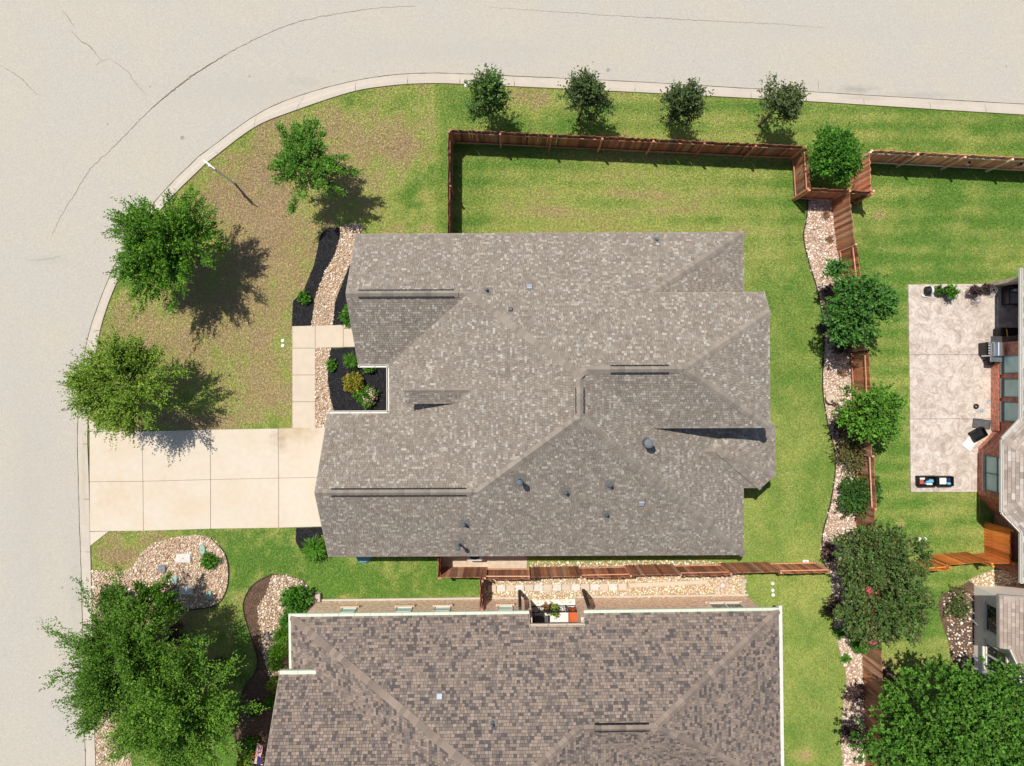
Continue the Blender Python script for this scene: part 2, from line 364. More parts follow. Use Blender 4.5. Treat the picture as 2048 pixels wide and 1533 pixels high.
# damp brown stain at the driveway's corner by the garage, and slab joint dirt
slab_set('walkway', [GL(q) for q in ([(585, 653), (631, 651.5), (631, 697), (585, 697)], [(631, 651.5), (687, 650), (687, 695), (631, 697)], [(687, 650), (735, 648.5), (735, 694), (687, 695)],
    [(585, 697), (631, 697), (631, 750.5), (585, 750.5)], [(585, 750.5), (631, 750.5), (631, 804), (585, 804)], [(585, 804), (631, 804), (631, 857), (585, 857)])], -.06, .045, M['walk'])
mb = MB(); mb.prism(GL([(585.5, 653), (735, 649), (735, 693), (630.5, 696.5), (630.5, 856), (585.5, 856)]), -.06, .026); tag(mb.build('walkway_base', M['joint']), kind='structure')

# ------------------------------------------------------------------ beds (outline polygons in photo pixels on the ground)
B = {}
B['path_rock'] = [(678, 456), (681, 471), (670, 509), (650, 545), (631, 594), (623, 652), (666, 650), (670, 608), (681, 572), (702, 526), (716, 474), (729, 452), (704, 446)]
B['mulch_path'] = [(642, 468), (628, 531), (607, 583), (586, 603), (584, 652), (623, 652), (631, 594), (650, 545), (670, 509), (681, 471), (678, 456), (658, 455)]
B['mulch_wall'] = [(704, 520), (684, 570), (670, 606), (666, 651), (740, 649), (740, 520)]
B['walk_rock'] = [(631, 697), (662, 697), (657, 722), (656, 760), (661, 795), (668, 822), (690, 834), (690, 858), (631, 857)]
B['mulch_court'] = [(662, 697), (735, 694), (815, 720), (815, 840), (690, 836), (668, 822), (661, 795), (656, 760), (657, 722)]
B['mulch_garage'] = [(592, 1056), (592, 1084), (604, 1106), (622, 1112), (720, 1112), (720, 1052)]
B['utility_rock'] = smooth_curve([(182, 1141), (256, 1140), (280, 1112), (307, 1088), (371, 1072), (420, 1075), (449, 1104), (458, 1146), (449, 1191), (420, 1214), (339, 1223), (300, 1262), (272, 1330), (257, 1420), (262, 1500), (266, 1650), (192, 1650)], 4)+[(192, 1533), (187, 1300), (184, 1160)]
B['front_brown'] = smooth_curve([(545, 1148), (515, 1163), (497, 1182), (487, 1214), (500, 1265), (515, 1313), (511, 1345), (490, 1374), (478, 1419), (471, 1464), (478, 1516), (490, 1640)], 4)+[(660, 1640), (660, 1200), (635, 1201), (629, 1185), (603, 1159), (571, 1149)]
B['front_rock'] = [(545, 1150), (571, 1150), (603, 1160), (628, 1186), (634, 1202), (650, 1206), (650, 1350), (538, 1352), (527, 1310), (523, 1265), (514, 1215), (532, 1190)]
B['east_rock'] = smooth_curve([(1616, 392), (1612, 442), (1606, 474), (1618, 529), (1635, 585), (1647, 663), (1645, 735), (1645, 785), (1655, 848), (1667, 895), (1670, 936), (1660, 1007), (1645, 1065), (1643, 1109), (1649, 1125), (1662, 1159), (1668, 1252), (1682, 1315), (1692, 1354), (1685, 1419), (1682, 1481), (1685, 1533), (1690, 1640)], 3)+[(1735, 1640), (1727, 1400), (1712, 1000), (1705, 840), (1701, 735), (1685, 560), (1666, 400), (1660, 388)]
B['side_gravel'] = [(962, 1150), (1060, 1137), (1170, 1140), (1280, 1137), (1395, 1135), (1488, 1150), (1492, 1182), (1480, 1196), (1180, 1202), (962, 1212)]
B['house_gravel'] = [(1060, 1124), (1400, 1121), (1480, 1132), (1480, 1140), (1060, 1140)]
B['ac_soil'] = [(884, 1090), (1054, 1090), (1054, 1142), (884, 1145)]
B['ne_gravel'] = [(1960, 1148), (1985, 1140), (2120, 1132), (2120, 1172), (1950, 1172), (1935, 1160)]
B['white_bed'] = smooth_curve([(1960, 1150), (1915, 1175), (1884, 1190), (1876, 1215), (1884, 1250), (1897, 1290), (1905, 1360)], 4)+[(1950, 1360), (1952, 1172)]
POCKET = [(1585, 318), (1700, 318), (1703, 392), (1600, 394)]
BW = {k: GL(v) for k, v in B.items()}
KEEP_OUT = [BW[k] for k in B if k not in ('house_gravel',)]
KEEP_OUT.append(GL([(178, 838), (216, 863), (690, 855.5), (690, 1052), (219, 1063), (181, 1092)]))
KEEP_OUT.append(GL([(585, 652), (735, 648.5), (735, 694), (632, 697), (632, 857), (585, 857)]))
PATIO = GL([(1815, 570), (2200, 566), (2200, 985), (1820, 984)]); KEEP_OUT.append(PATIO)
def bed(name, key, z, m, bulge=.03):
    mb = MB(); mb.prism(BW[key], -.05, z); return tag(mb.build(name, m), kind='structure')
bed('gravel_bed', 'path_rock', .02, M['rockbase']); bed('mulch_bed', 'mulch_path', .032, M['mulch']); bed('mulch_bed', 'mulch_wall', .028, M['mulch'])
bed('gravel_bed', 'walk_rock', .018, M['rockbase']); bed('mulch_bed', 'mulch_court', .03, M['mulch']); bed('mulch_bed', 'mulch_garage', .03, M['mulch'])
bed('gravel_bed', 'utility_rock', .02, M['rockbase']); bed('mulch_bed', 'front_brown', .022, M['brownmulch']); bed('gravel_bed', 'front_rock', .034, M['rockbase'])
bed('gravel_bed', 'east_rock', .02, M['rockbase']); bed('gravel_bed', 'side_gravel', .02, M['rockbase']); bed('soil_bed', 'ac_soil', .026, M['tan'])
bed('gravel_bed', 'ne_gravel', .034, M['rockbase']); bed('mulch_bed', 'white_bed', .022, M['brownmulch']); bed('gravel_bed', 'house_gravel', .012, M['rockbase'])
def edging(px, label, closed=False):
    c = smooth_curve(GL(px), 4); mb = MB()
    for i in range(len(c)-1): mb.obox((*c[i], .03), (*c[i+1], .03), .035, .1)
    return tag(mb.build('bed_edging', M['edging']), label, 'edging')
edging([(545, 1148), (515, 1163), (497, 1182), (487, 1214), (500, 1265), (515, 1313), (511, 1345), (490, 1374), (478, 1419), (471, 1464), (478, 1516), (490, 1640)], 'dark edging strip winding along the brown mulch bed by the brown roof')
edging([(420, 1075), (449, 1104), (458, 1146), (449, 1191), (420, 1214), (339, 1223)], 'dark edging strip round the end of the utility box rock bed')
edging([(1616, 392), (1612, 442), (1606, 474), (1618, 529), (1635, 585), (1647, 663), (1645, 735), (1645, 785), (1655, 848), (1667, 895), (1670, 936), (1660, 1007), (1645, 1065), (1643, 1109)], 'thin dark edging along the pale rock bed behind the grey house')

# ------------------------------------------------------------------ lawn (colour is the turf's own: green, straw and bare)
def lawn_colour(X, Y):
    px = X*FP/CH+1024; py = 766.5-Y*FP/CH
    def g(cx, cy, rx, ry, a): return a*np.exp(-(((px-cx)/rx)**2+((py-cy)/ry)**2))
    dry = np.full(X.shape, .22)
    dry += g(560, 470, 110, 120, .40)+g(470, 560, 180, 130, .28)+g(330, 680, 170, 110, .32)+g(520, 740, 90, 110, .26)+g(400, 845, 90, 22, .55)+g(455, 400, 60, 70, .35)
    dry += g(820, 290, 60, 50, .22)+g(1060, 200, 70, 25, .35)+g(700, 330, 180, 110, .20)+g(240, 1110, 60, 26, .55)+g(300, 1075, 90, 12, .3)+g(860, 440, 25, 60, .25)
    dry += g(560, 330, 40, 60, .2)+g(1230, 400, 330, 90, .20)+g(1080, 430, 120, 40, .16)+g(470, 1240, 40, 90, .12)
    dry += np.where((px < 870) & (py < 862), .10, 0)+g(420, 620, 220, 200, .14)+g(700, 260, 160, 70, .10)-g(885, 360, 60, 120, .12)
    dry -= g(1950, 430, 260, 140, .16)+g(1600, 600, 60, 260, .10)+g(880, 330, 45, 130, .12)+g(760, 1170, 260, 40, .17)+g(1880, 250, 260, 30, .13)+g(1850, 1210, 60, 60, .16)+g(1760, 800, 60, 400, .05)
    dry += g(1610, 1512, 22, 14, .6)+g(1091, 195, 6, 6, .8)+g(1938, 975, 9, 9, .7)+g(1802, 1048, 7, 7, .7)+g(1810, 858, 6, 6, .7)+g(1757, 433, 9, 7, .8)+g(690, 1196, 14, 8, .5)+g(1000, 440, 30, 20, .1)
    dry += g(1945, 420, 35, 10, .3)+g(1920, 450, 22, 8, .3)+g(1985, 515, 18, 7, .35)
    nz = fbm(X, Y, 3.0, 0)-.5; nz2 = fbm(X+50, Y, .9, 1)-.5
    nz3 = fbm(X, Y+30, .35, 2)-.5
    str_ = fbm(X*.22, Y*1.0, .8, 3)-.5
    dry += nz*np.where(px < 870, .85, .42)+nz2*np.where(px < 870, .72, .26)+nz3*np.where(px < 870, .6, .24)+np.where((px > 880) & (py < 520) | (px > 1740), str_*.62, 0)
    # mower stripes behind the grey house, beside the road and in the right-hand yard
    back = ((px > 905) & (py > 290) & (py < 480)) | ((px > 1180) & (py < 310)) | ((px > 1740) & (py > 320))
    dry += np.where(back, .09*np.sin(Y*2*np.pi/.92+fbm(X, Y, 4, 2)*2), 0)
    dry = np.clip(dry, 0, .95)
    lush = np.array([.150, .270, .046]); mid = np.array([.355, .395, .105]); straw = np.array([.42, .335, .158]); bare = np.array([.42, .31, .18])
    def mixc(a, b_, t): return a*(1-t[..., None])+b_*t[..., None]
    t1 = np.clip(dry/.38, 0, 1); t2 = np.clip((dry-.38)/.34, 0, 1); t3 = np.clip((dry-.80)/.2, 0, 1)
    return mixc(mixc(mixc(lush, mid, t1), straw, t2), bare, t3)
ring = [((o[0]*.14+i[0]*.86), (o[1]*.14+i[1]*.86)) for o, i in zip(oc, ic)]
LAWN = ring+[(38, ring[-1][1]), (38, -30), (ring[0][0], -30)]
st = .16; gx = np.arange(-24, 38, st); gy = np.arange(-27, 17.5, st)
XX, YY = np.meshgrid(gx, gy, indexing='ij'); nx, ny = XX.shape
cc = lawn_colour(XX, YY)
ZZ = (fbm(XX, YY, 1.2, 2)-.5)*.012
cxq = XX[:-1, :-1]+st/2; cyq = YY[:-1, :-1]+st/2
okq = inpoly(cxq, cyq, LAWN)
ii, jj = np.nonzero(okq); idx = lambda a, b_: a*ny+b_
F = np.stack([idx(ii, jj), idx(ii+1, jj), idx(ii+1, jj+1), idx(ii, jj+1)], 1)
used = np.unique(F); remap = -np.ones(nx*ny, dtype=int); remap[used] = np.arange(len(used))
me = np_mesh('lawn', np.stack([XX.ravel(), YY.ravel(), ZZ.ravel()], 1)[used], remap[F], cc.reshape(-1, 3)[used])
tag(link('lawn', me, M['lawn']), kind='structure')
# grass blades: tufts over the part of the lawn the photograph shows
def scatter(poly, dens, seed=0):
    rg = np.random.default_rng(seed); P = np.array(poly); x0, y0 = P.min(0); x1, y1 = P.max(0)
    n_ = int((x1-x0)*(y1-y0)*dens); s = 1/math.sqrt(dens)
    a = np.arange(x0, x1, s); b_ = np.arange(y0, y1, s); A, Bq = np.meshgrid(a, b_)
    A = A.ravel()+rg.uniform(-.5, .5, A.size)*s*1.1; Bq = Bq.ravel()+rg.uniform(-.5, .5, Bq.size)*s*1.1
    k = inpoly(A, Bq, poly); return A[k], Bq[k]
GX, GY = scatter([(-22.5, -18.8), (25.6, -18.8), (25.6, 15.2), (-22.5, 15.2)], 680, 5)
k = inpoly(GX, GY, [((o[0]*.04+i[0]*.96), (o[1]*.04+i[1]*.96)) for o, i in zip(oc, ic)]+LAWN[len(ring):])
for p in KEEP_OUT: k &= ~inpoly(GX, GY, p)
for p in ([(-5.2, -7.0), (10, -7.0), (10, 6), (-6.5, 6), (-6.5, 1.3), (-5.2, 1.2)], [(-9.5, -30), (11.5, -30), (11.5, -10.7), (-9.5, -10.7)], [(-7.6, -7.0), (-4, -7), (-4, -1.6), (-7.6, -1.6)]): k &= ~inpoly(GX, GY, p)
GX = GX[k]; GY = GY[k]; n = len(GX)
col = lawn_colour(GX, GY)*NR.uniform(.72, 1.28, (n, 1))*(1+NR.normal(0, .08, (n, 3)))
ang = NR.uniform(0, 2*np.pi, n); h = NR.uniform(.03, .075, n); w = NR.uniform(.011, .022, n); lean = NR.uniform(.05, .14, n)
ca, sa = np.cos(ang), np.sin(ang)
V = np.empty((n, 3, 3)); V[:, 0] = np.stack([GX-sa*w, GY+ca*w, np.full(n, -.004)], 1); V[:, 1] = np.stack([GX+sa*w, GY-ca*w, np.full(n, -.004)], 1)
V[:, 2] = np.stack([GX+ca*lean, GY+sa*lean, h], 1)
me = np_mesh('grass', V.reshape(-1, 3), np.arange(n*3).reshape(n, 3), np.repeat(np.clip(col, 0.005, .9), 3, 0))
tag(link('grass', me, M['grass']), 'short mown turf, green to straw coloured, over all the yards', 'grass', kind='stuff')

# ------------------------------------------------------------------ stones and mulch chips (nobody could count them)
ICO = None
def ico():
    global ICO
    if ICO is None:
        bm = bmesh.new(); bmesh.ops.create_icosphere(bm, subdivisions=1, radius=1); bm.verts.ensure_lookup_table()
        ICO = (np.array([v.co[:] for v in bm.verts]), np.array([[v.index for v in f.verts] for f in bm.faces])); bm.free()
    return ICO
def rot_rand(rg, n_):
    q = rg.normal(size=(n_, 4)); q /= np.linalg.norm(q, axis=1)[:, None]; w_, x, y, z = q.T
    return np.stack([1-2*(y*y+z*z), 2*(x*y-z*w_), 2*(x*z+y*w_), 2*(x*y+z*w_), 1-2*(x*x+z*z), 2*(y*z-x*w_), 2*(x*z-y*w_), 2*(y*z+x*w_), 1-2*(x*x+y*y)], 1).reshape(n_, 3, 3)
PAL_ROCK = np.array([(.74, .60, .45), (.68, .52, .37), (.80, .70, .57), (.50, .32, .20), (.60, .42, .28), (.82, .74, .62), (.40, .25, .16), (.70, .50, .34)])
PAL_GOLD = np.array([(.80, .68, .46), (.74, .58, .33), (.86, .78, .60), (.60, .42, .22), (.82, .72, .55)])
PAL_PALE = np.array([(.80, .68, .58), (.84, .75, .66), (.68, .49, .38), (.86, .80, .73), (.54, .35, .25), (.74, .58, .47), (.46, .30, .21)])
def stones(poly, dens, r, label, seed, pal, z=.03, flat=.55, drop=()):
    rg = np.random.default_rng(seed); X, Y = scatter(poly, dens, seed)
    for p in drop:
        kk = ~inpoly(X, Y, p); X = X[kk]; Y = Y[kk]
    n_ = len(X); Vb, Fb = ico()
    sz = rg.lognormal(0, .28, n_)*r
    sc = np.stack([sz*rg.uniform(.8, 1.35, n_), sz*rg.uniform(.65, 1.0, n_), sz*rg.uniform(.4, .8, n_)], 1)
    Vv = Vb[None]*(1+rg.uniform(-.16, .16, (n_, 12, 1)))*sc[:, None, :]
    Vv = np.einsum('nij,nkj->nki', rot_rand(rg, n_), Vv); Vv[..., 2] *= flat+.2
    Vv += np.stack([X, Y, z+rg.uniform(-.3, .5, n_)*r], 1)[:, None, :]
    col_ = pal[rg.integers(0, len(pal), n_)]*rg.uniform(.8, 1.12, (n_, 1))
    Fq = (Fb[None]+12*np.arange(n_)[:, None, None]).reshape(-1, 3)
    me_ = np_mesh('river_rocks', Vv.reshape(-1, 3), Fq, np.repeat(np.clip(col_, 0, .92), 12, 0))
    return tag(link('river_rocks', me_, M['stones']), label, 'rocks', kind='stuff')
stones(BW['path_rock'], 210, .042, 'pale pebbles of the path between the black mulch strips', 21, PAL_ROCK)
stones(BW['walk_rock'], 210, .042, 'pale pebble strip beside the front walkway', 22, PAL_ROCK)
stones(BW['utility_rock'], 165, .049, 'tan river rocks round the utility covers by the kerb', 23, PAL_ROCK)
stones(BW['front_rock'], 165, .049, 'pale river rocks beside the brown mulch of the brown-roofed house', 24, PAL_ROCK, z=.045)
stones(BW['east_rock'], 170, .049, 'whitish pink river rocks of the long bed along the rear fence', 25, PAL_PALE, drop=[])
stones(BW['side_gravel'], 150, .05, 'golden river rocks of the side yard between the two houses', 26, PAL_GOLD)
stones(BW['house_gravel'], 90, .055, 'golden rocks in the strip between grey house and alternating fence', 27, PAL_GOLD, z=.02)
stones(BW['ne_gravel'], 110, .06, 'golden rocks beside the white stucco house', 28, PAL_GOLD, z=.045)
stones(GL([(1884, 1200), (1900, 1180), (1950, 1180), (1950, 1350), (1915, 1350), (1895, 1280)]), 45, .05, 'scattered pale rocks among weeds by the white stucco house', 29, PAL_PALE, z=.03)
def chips(poly, dens, label, seed, c0, c1, z=.045):
    rg = np.random.default_rng(seed); X, Y = scatter(poly, dens, seed); n_ = len(X)
    Rm = rot_rand(rg, n_); L_ = rg.uniform(.02, .055, n_); w_ = rg.uniform(.008, .018, n_)
    q = np.array([(-1, -1, 0), (1, -1, 0), (1, 1, 0), (-1, 1, 0)], float)
    Vv = q[None]*np.stack([L_, w_, w_], 1)[:, None]; Vv = np.einsum('nij,nkj->nki', Rm, Vv); Vv[..., 2] *= .45
    Vv += np.stack([X, Y, np.full(n_, z)], 1)[:, None]
    t = rg.random((n_, 1))**2; col_ = np.array(c0)*(1-t)+np.array(c1)*t
    me_ = np_mesh('mulch_chips', Vv.reshape(-1, 3), np.arange(n_*4).reshape(n_, 4), np.repeat(col_, 4, 0))
    return tag(link('mulch_chips', me_, M['chips']), label, 'mulch', kind='stuff')
chips(BW['mulch_path'], 420, 'black mulch chips along the left of the pebble path', 31, (.012, .012, .014), (.055, .052, .055))
chips(BW['mulch_wall'], 420, 'black mulch chips between pebble path and grey roof', 32, (.012, .012, .014), (.055, .052, .055))
chips(BW['mulch_court'], 420, 'black mulch chips in the courtyard bed', 33, (.012, .012, .014), (.055, .052, .055))
chips(BW['mulch_garage'], 420, 'black mulch chips at the garage corner', 34, (.012, .012, .014), (.055, .052, .055))
chips(BW['front_brown'], 260, 'brown mulch chips in front of the brown-roofed house', 35, (.09, .05, .03), (.24, .16, .11))
chips(BW['white_bed'], 220, 'brown mulch and weeds by the white stucco house', 36, (.10, .07, .04), (.28, .22, .14))
M['hood'] = mat('hood', (.15, .16, .17), .6, .1, 6)
M['flash'] = mat('flash', (.19, .17, .15), .9, .15, 20)
# ------------------------------------------------------------------ roofs
def clip_rect(poly, u0, v0, u1, v1):
    for ax, lim, sgn in ((0, u0, 1), (0, u1, -1), (1, v0, 1), (1, v1, -1)):
        if not poly: return poly
        out = []; m = len(poly)
        for i in range(m):
            a = poly[i]; b_ = poly[(i+1) % m]; da = (a[ax]-lim)*sgn; db = (b_[ax]-lim)*sgn
            if da >= 0: out.append(a)
            if (da > 0 and db < 0) or (da < 0 and db > 0):
                t = da/(da-db); out.append((a[0]+(b_[0]-a[0])*t, a[1]+(b_[1]-a[1])*t))
        poly = out
    return poly
TAB = None
def tab_mesh():
    global TAB
    if TAB is None:
        mb = MB(); t, e = .018, .003; g = .5
        P = [(-g, 0, t), (g, 0, t), (g, 1, e), (-g, 1, e), (-g, 0, -.004), (g, 0, -.004), (g, 1, -.004), (-g, 1, -.004)]
        mb.v = P; mb.c = [(1, 1, 1)]*8; mb.f = [(0, 1, 2, 3), (4, 5, 1, 0), (5, 6, 2, 1), (7, 4, 0, 3)]
        TAB = mb.mesh('shingle'); TAB.materials.append(M['shingle_one'])
    return TAB
class Roof:
    def __init__(s, house, name, pal, wts, wid, expo=.143, seed=1, hl=300, gap=(.006, .008)):
        s.gap = gap
        s.house = house; s.pal = pal; s.wts = wts; s.wid = wid; s.e = expo; s.r = random.Random(seed); s.hl = hl
        s.capal = [s.pal[0], s.pal[1], tuple(c*1.08 for c in s.pal[0]), tuple(.5*(s.pal[0][i]+s.pal[2][i]) for i in range(3))]; s.deck = MB(); s.sh = MB(); s.cand = []; s.name = name; s.caps = []; s.N = {}
    def colour(s, p):
        c = s.r.choices(s.pal, s.wts)[0]; k = s.r.uniform(.92, 1.08)
        return (c[0]*k, c[1]*k, c[2]*k)
    def face(s, key, P, umax=None, shingles=True):
        P = [Vector(p) for p in P]; m = len(P); n_ = Vector((0, 0, 0))
        for i in range(m):
            a, b_ = P[i], P[(i+1) % m]
            n_ += Vector(((a.y-b_.y)*(a.z+b_.z), (a.z-b_.z)*(a.x+b_.x), (a.x-b_.x)*(a.y+b_.y)))
        n_.normalize()
        if n_.z < 0: n_ = -n_; P = P[::-1]
        s.N[key] = n_
        s.deck.face([p-n_*.012 for p in P])
        if not shingles: return
        o = P[0]; u = Vector((-n_.y, n_.x, 0)).normalized(); v = n_.cross(u)
        poly = [((p-o).dot(u), (p-o).dot(v)) for p in P]
        v0 = min(q[1] for q in poly); v1 = max(q[1] for q in poly); e = s.e; r = s.r; sb = s.sh
        row = v0-.02; prev = None; rowi = 0
        while row < v1:
            strip = clip_rect(poly, -1e3, row, 1e3, row+e)
            if len(strip) >= 3:
                ua = min(q[0] for q in strip); ub = max(q[0] for q in strip)
                x = ua-r.uniform(0, .4)
                while x < ub:
                    w_ = r.uniform(*s.wid); w_ = w_*(1.8 if r.random() < .09 else 1)
                    q = clip_rect(strip, x, row, x+w_, row+e)
                    if len(q) >= 3:
                        ar = abs(sum(q[i][0]*q[(i+1) % len(q)][1]-q[(i+1) % len(q)][0]*q[i][1] for i in range(len(q))))/2
                        t = r.choice((.013, .018, .025))
                        mid = o+u*(x+w_/2)+v*(row+e/2)
                        c = s.colour(mid)
                        if ar > .985*w_*e:
                            s.cand.append((-mid.z, o+u*(x+w_/2)+v*row, u, v, n_, w_, c, t))
                        elif ar > 1e-4:
                            sb.cur = c
                            top = [o+u*a+v*b_+n_*(t+(.003-t)*(b_-row)/e) for a, b_ in q]
                            base = [o+u*a+v*b_-n_*.004 for a, b_ in q]
                            i0 = len(sb.v); k_ = len(q); sb.v += [tuple(p) for p in top+base]; sb.c += [c]*(2*k_)
                            sb.f.append(tuple(range(i0, i0+k_)))
                            for i in range(k_):
                                j = (i+1) % k_; sb.f.append((i0+k_+i, i0+k_+j, i0+j, i0+i))
                    x += w_
            row += e; rowi += 1
    def cap(s, A, B_, k1, k2, lift=0.0, w=.165, expo=.17, seedoff=0, pal=None):
        A = Vector(A); B_ = Vector(B_)
        if A.z > B_.z: A, B_ = B_, A
        d = (B_-A); L = d.length; d.normalize(); ws = []
        for k in (k1, k2):
            n_ = s.N[k] if isinstance(k, str) else k
            wv = n_.cross(d).normalized(); wv = wv if wv.z < 0 else -wv
            ws.append(wv)
        na = ((s.N[k1] if isinstance(k1, str) else k1)+(s.N[k2] if isinstance(k2, str) else k2)).normalized()
        mb = MB(); ln = expo*1.45; h0, h1 = .042+lift, .016+lift
        pr = []
        for (t, h) in ((0, h0), (ln, h1)):
            pr += [d*t+ws[0]*w+na*h*.75, d*t+na*(h+.012), d*t+ws[1]*w+na*h*.75]
        lo = [d*0+ws[0]*w-na*.01, d*0+na*.0, d*0+ws[1]*w-na*.01, d*ln+ws[0]*w-na*.01, d*ln+ws[1]*w-na*.01]
        mb.v = [tuple(p) for p in pr+lo]; mb.c = [(1, 1, 1)]*len(mb.v)
        mb.f = [(0, 1, 4, 3), (1, 2, 5, 4), (6, 7, 1, 0), (7, 8, 2, 1), (6, 0, 3, 9), (8, 10, 5, 2)]
        me_ = mb.mesh('ridge_cap'); me_.materials.append(M['shingle_one'])
        bm = bmesh.new(); bm.from_mesh(me_); bmesh.ops.recalc_face_normals(bm, faces=bm.faces[:]); bm.to_mesh(me_); bm.free()
        t = 0.0
        while t < L-.1:
            c = s.r.choice(s.capal); k_ = s.r.uniform(.9, 1.1)
            s.caps.append((me_, A+d*t, (c[0]*k_, c[1]*k_, c[2]*k_))); t += expo*s.r.uniform(.92, 1.08)
    def vent(s, A, B_, k1, k2, pal=None, w=.2):
        A = Vector(A); B_ = Vector(B_); mb = MB()
        mb.obox(A+Vector((0, 0, -.045)), B_+Vector((0, 0, -.045)), w*1.74, .08)
        s.extra.append(('ridge_vent', mb, 'black')); s.cap(A, B_, k1, k2, lift=.05, w=w, expo=.26)
    extra = None
    def finish(s, edges=(), fascia='fascia'):
        roof = s.deck.build('roof', M['deck'], s.house); s.roof = roof
        s.cand.sort(key=lambda t: t[0]); one = s.cand[:s.hl]; rest = s.cand[s.hl:]
        sb = s.sh
        for (_, p, u, v, n_, w_, c, t) in rest:
            i0 = len(sb.v); e = s.e; a = u*(w_/2-s.gap[0]/2); p = p+v*s.gap[1]; b_ = v*(e-s.gap[1])
            sb.v += [tuple(q) for q in (p-a+n_*t, p+a+n_*t, p+a+b_+n_*.003, p-a+b_+n_*.003, p-a-n_*.004, p+a-n_*.004, p+a+b_-n_*.004, p-a+b_-n_*.004)]
            sb.c += [c]*8; sb.f += [(i0, i0+1, i0+2, i0+3), (i0+4, i0+5, i0+1, i0), (i0+5, i0+6, i0+2, i0+1), (i0+7, i0+4, i0, i0+3)]
        tag(sb.build('shingles', M['shingle'], roof, col=True), kind='stuff')
        for (_, p, u, v, n_, w_, c, t) in one:
            ob = bpy.data.objects.new('shingle', tab_mesh()); C.objects.link(ob); ob.parent = roof
            k_ = t/.018; w_ -= s.gap[0]; p = p+v*s.gap[1]
            ob.matrix_basis = Matrix(((u.x*w_, v.x*(s.e-s.gap[1]), n_.x*k_, p.x), (u.y*w_, v.y*(s.e-s.gap[1]), n_.y*k_, p.y), (u.z*w_, v.z*(s.e-s.gap[1]), n_.z*k_, p.z), (0, 0, 0, 1)))
            ob.color = (*c, 1)
        for (me_, p, c) in s.caps:
            ob = bpy.data.objects.new('ridge_cap', me_); C.objects.link(ob); ob.parent = roof; ob.location = p; ob.color = (*c, 1)
        for (nm, mb, mm) in s.extra or []: mb.build(nm, M[mm], roof)
        for i, (a, b_) in enumerate(edges):
            a = Vector(a); b_ = Vector(b_); d = (b_-a).normalized()*.0
            mb = MB(); mb.obox(a+Vector((0, 0, -.10)), b_+Vector((0, 0, -.10)), .035, .17); mb.build('fascia', M[fascia], roof)
        return roof

# ------------------------------------------------------------------ the grey-roofed house in the middle
house = thing('house', 'low house with a large grey shingled hip roof, in the middle of the plot', 'house', (1.5, -1.0, 0), rz=.0045)
PG = [(.264, .224, .182), (.240, .202, .165), (.306, .267, .222), (.214, .177, .147), (.362, .324, .276), (.41, .374, .324), (.262, .244, .216)]
rf = Roof(house, 'grey', PG, [34, 28, 16, 9, 9, 3, 4], (.075, .15), .112, 3, gap=(.009, .012)); rf.extra = []
q = .667
nA = (-6.98, 6.74, 2.8); nB = (10.45, 6.74, 2.8); nC = (5.92, 3.78, 4.775); nD = (10.65, 3.78, 4.775); nE = (10.65, 2.917, 5.35); nF = (6.74, .52, 6.95); nG = (2.9, .52, 6.95); nH = (2.635, .293, 7.1)
wI = (-1.80, 3.80, 4.76); wJ = (-6.98, 3.80, 4.76); wK = (-5.51, .866, 2.8); wK2 = (-6.90, .866, 2.8); gL = (-5.51, -1.338, 2.8); gM = (-8.28, -1.338, 2.8); gN = (-8.28, -4.55, 4.94); gO = (-1.457, -4.55, 4.94); sP = (2.635, -1.313, 7.1)
sQ = (10.39, -7.76, 2.8); sR = (-8.28, -7.76, 2.8)
rf.face('N', [nA, nB, nC, nD, nE, nF, nG, nH, wI, wJ]); rf.face('Wg', [wJ, wI, wK, wK2]); rf.face('W', [nH, sP, gO, gL, wK, wI]); rf.face('Gn', [gM, gL, gO, gN])
rf.face('S', [gN, gO, sP, sQ, sR]); rf.face('E2', [nB, nC, (5.92, 3.70, 4.775), (10.45, 3.70, 2.8)])
vV = (5.577, -1.70, 5.469); rf.face('E', [nH, nG, vV, (10.39, -1.70, 2.8), sQ, sP])
hS = (10.65, -1.88, 5.35); hV = (5.79, -1.88, 5.35); rf.face('HS', [nG, nF, hS, hV]); rf.face('HE', [nF, nE, hS])
b0 = (8.30, -3.0, 3.96); b1 = (8.95, -3.0, 3.96); bA = (11.19, -4.75, 2.8); bB = (11.82, -4.17, 2.8); bC = (11.82, -2.0, 2.8); bD = (11.2, -1.35, 2.8); bV = (10.39, -4.75, 2.8)
rf.face('BS', [b0, b1, bA, bV]); rf.face('BSE', [b1, bA, bB]); rf.face('BE', [b1, bB, bC]); rf.face('BN', [b1, bC, bD]); rf.face('BN2', [b0, b1, bD, (10.39, -1.35, 2.8)])
# small entry dormer on the west slope
d0 = (-4.54, -.284, 4.80); d1 = (-1.72, -.284, 4.80); dS0 = (-4.54, -.85, 4.42); dS1 = (-2.44, -.85, 4.42); dN0 = (-4.54, .282, 4.42); dN1 = (-2.44, .282, 4.42)
rf.face('DS', [d0, d1, dS1, dS0]); rf.face('DN', [d0, d1, dN1, dN0])
rf.cap(nB, nC, 'N', 'E2'); rf.cap(nE, nF, 'N', 'HE'); rf.cap(nF, hS, 'HE', 'HS'); rf.cap(nG, nH, 'N', 'E'); rf.cap(wI, nH, 'N', 'W'); rf.cap(sP, sQ, 'S', 'E'); rf.cap(gO, sP, 'S', 'W')
rf.cap(b0, b1, 'BS', 'BN2'); rf.cap(b1, bA, 'BS', 'BSE', w=.13); rf.cap(b1, bB, 'BSE', 'BE', w=.13)
def lerp3(a, b_, t): return tuple(a[i]+(b_[i]-a[i])*t for i in range(3))
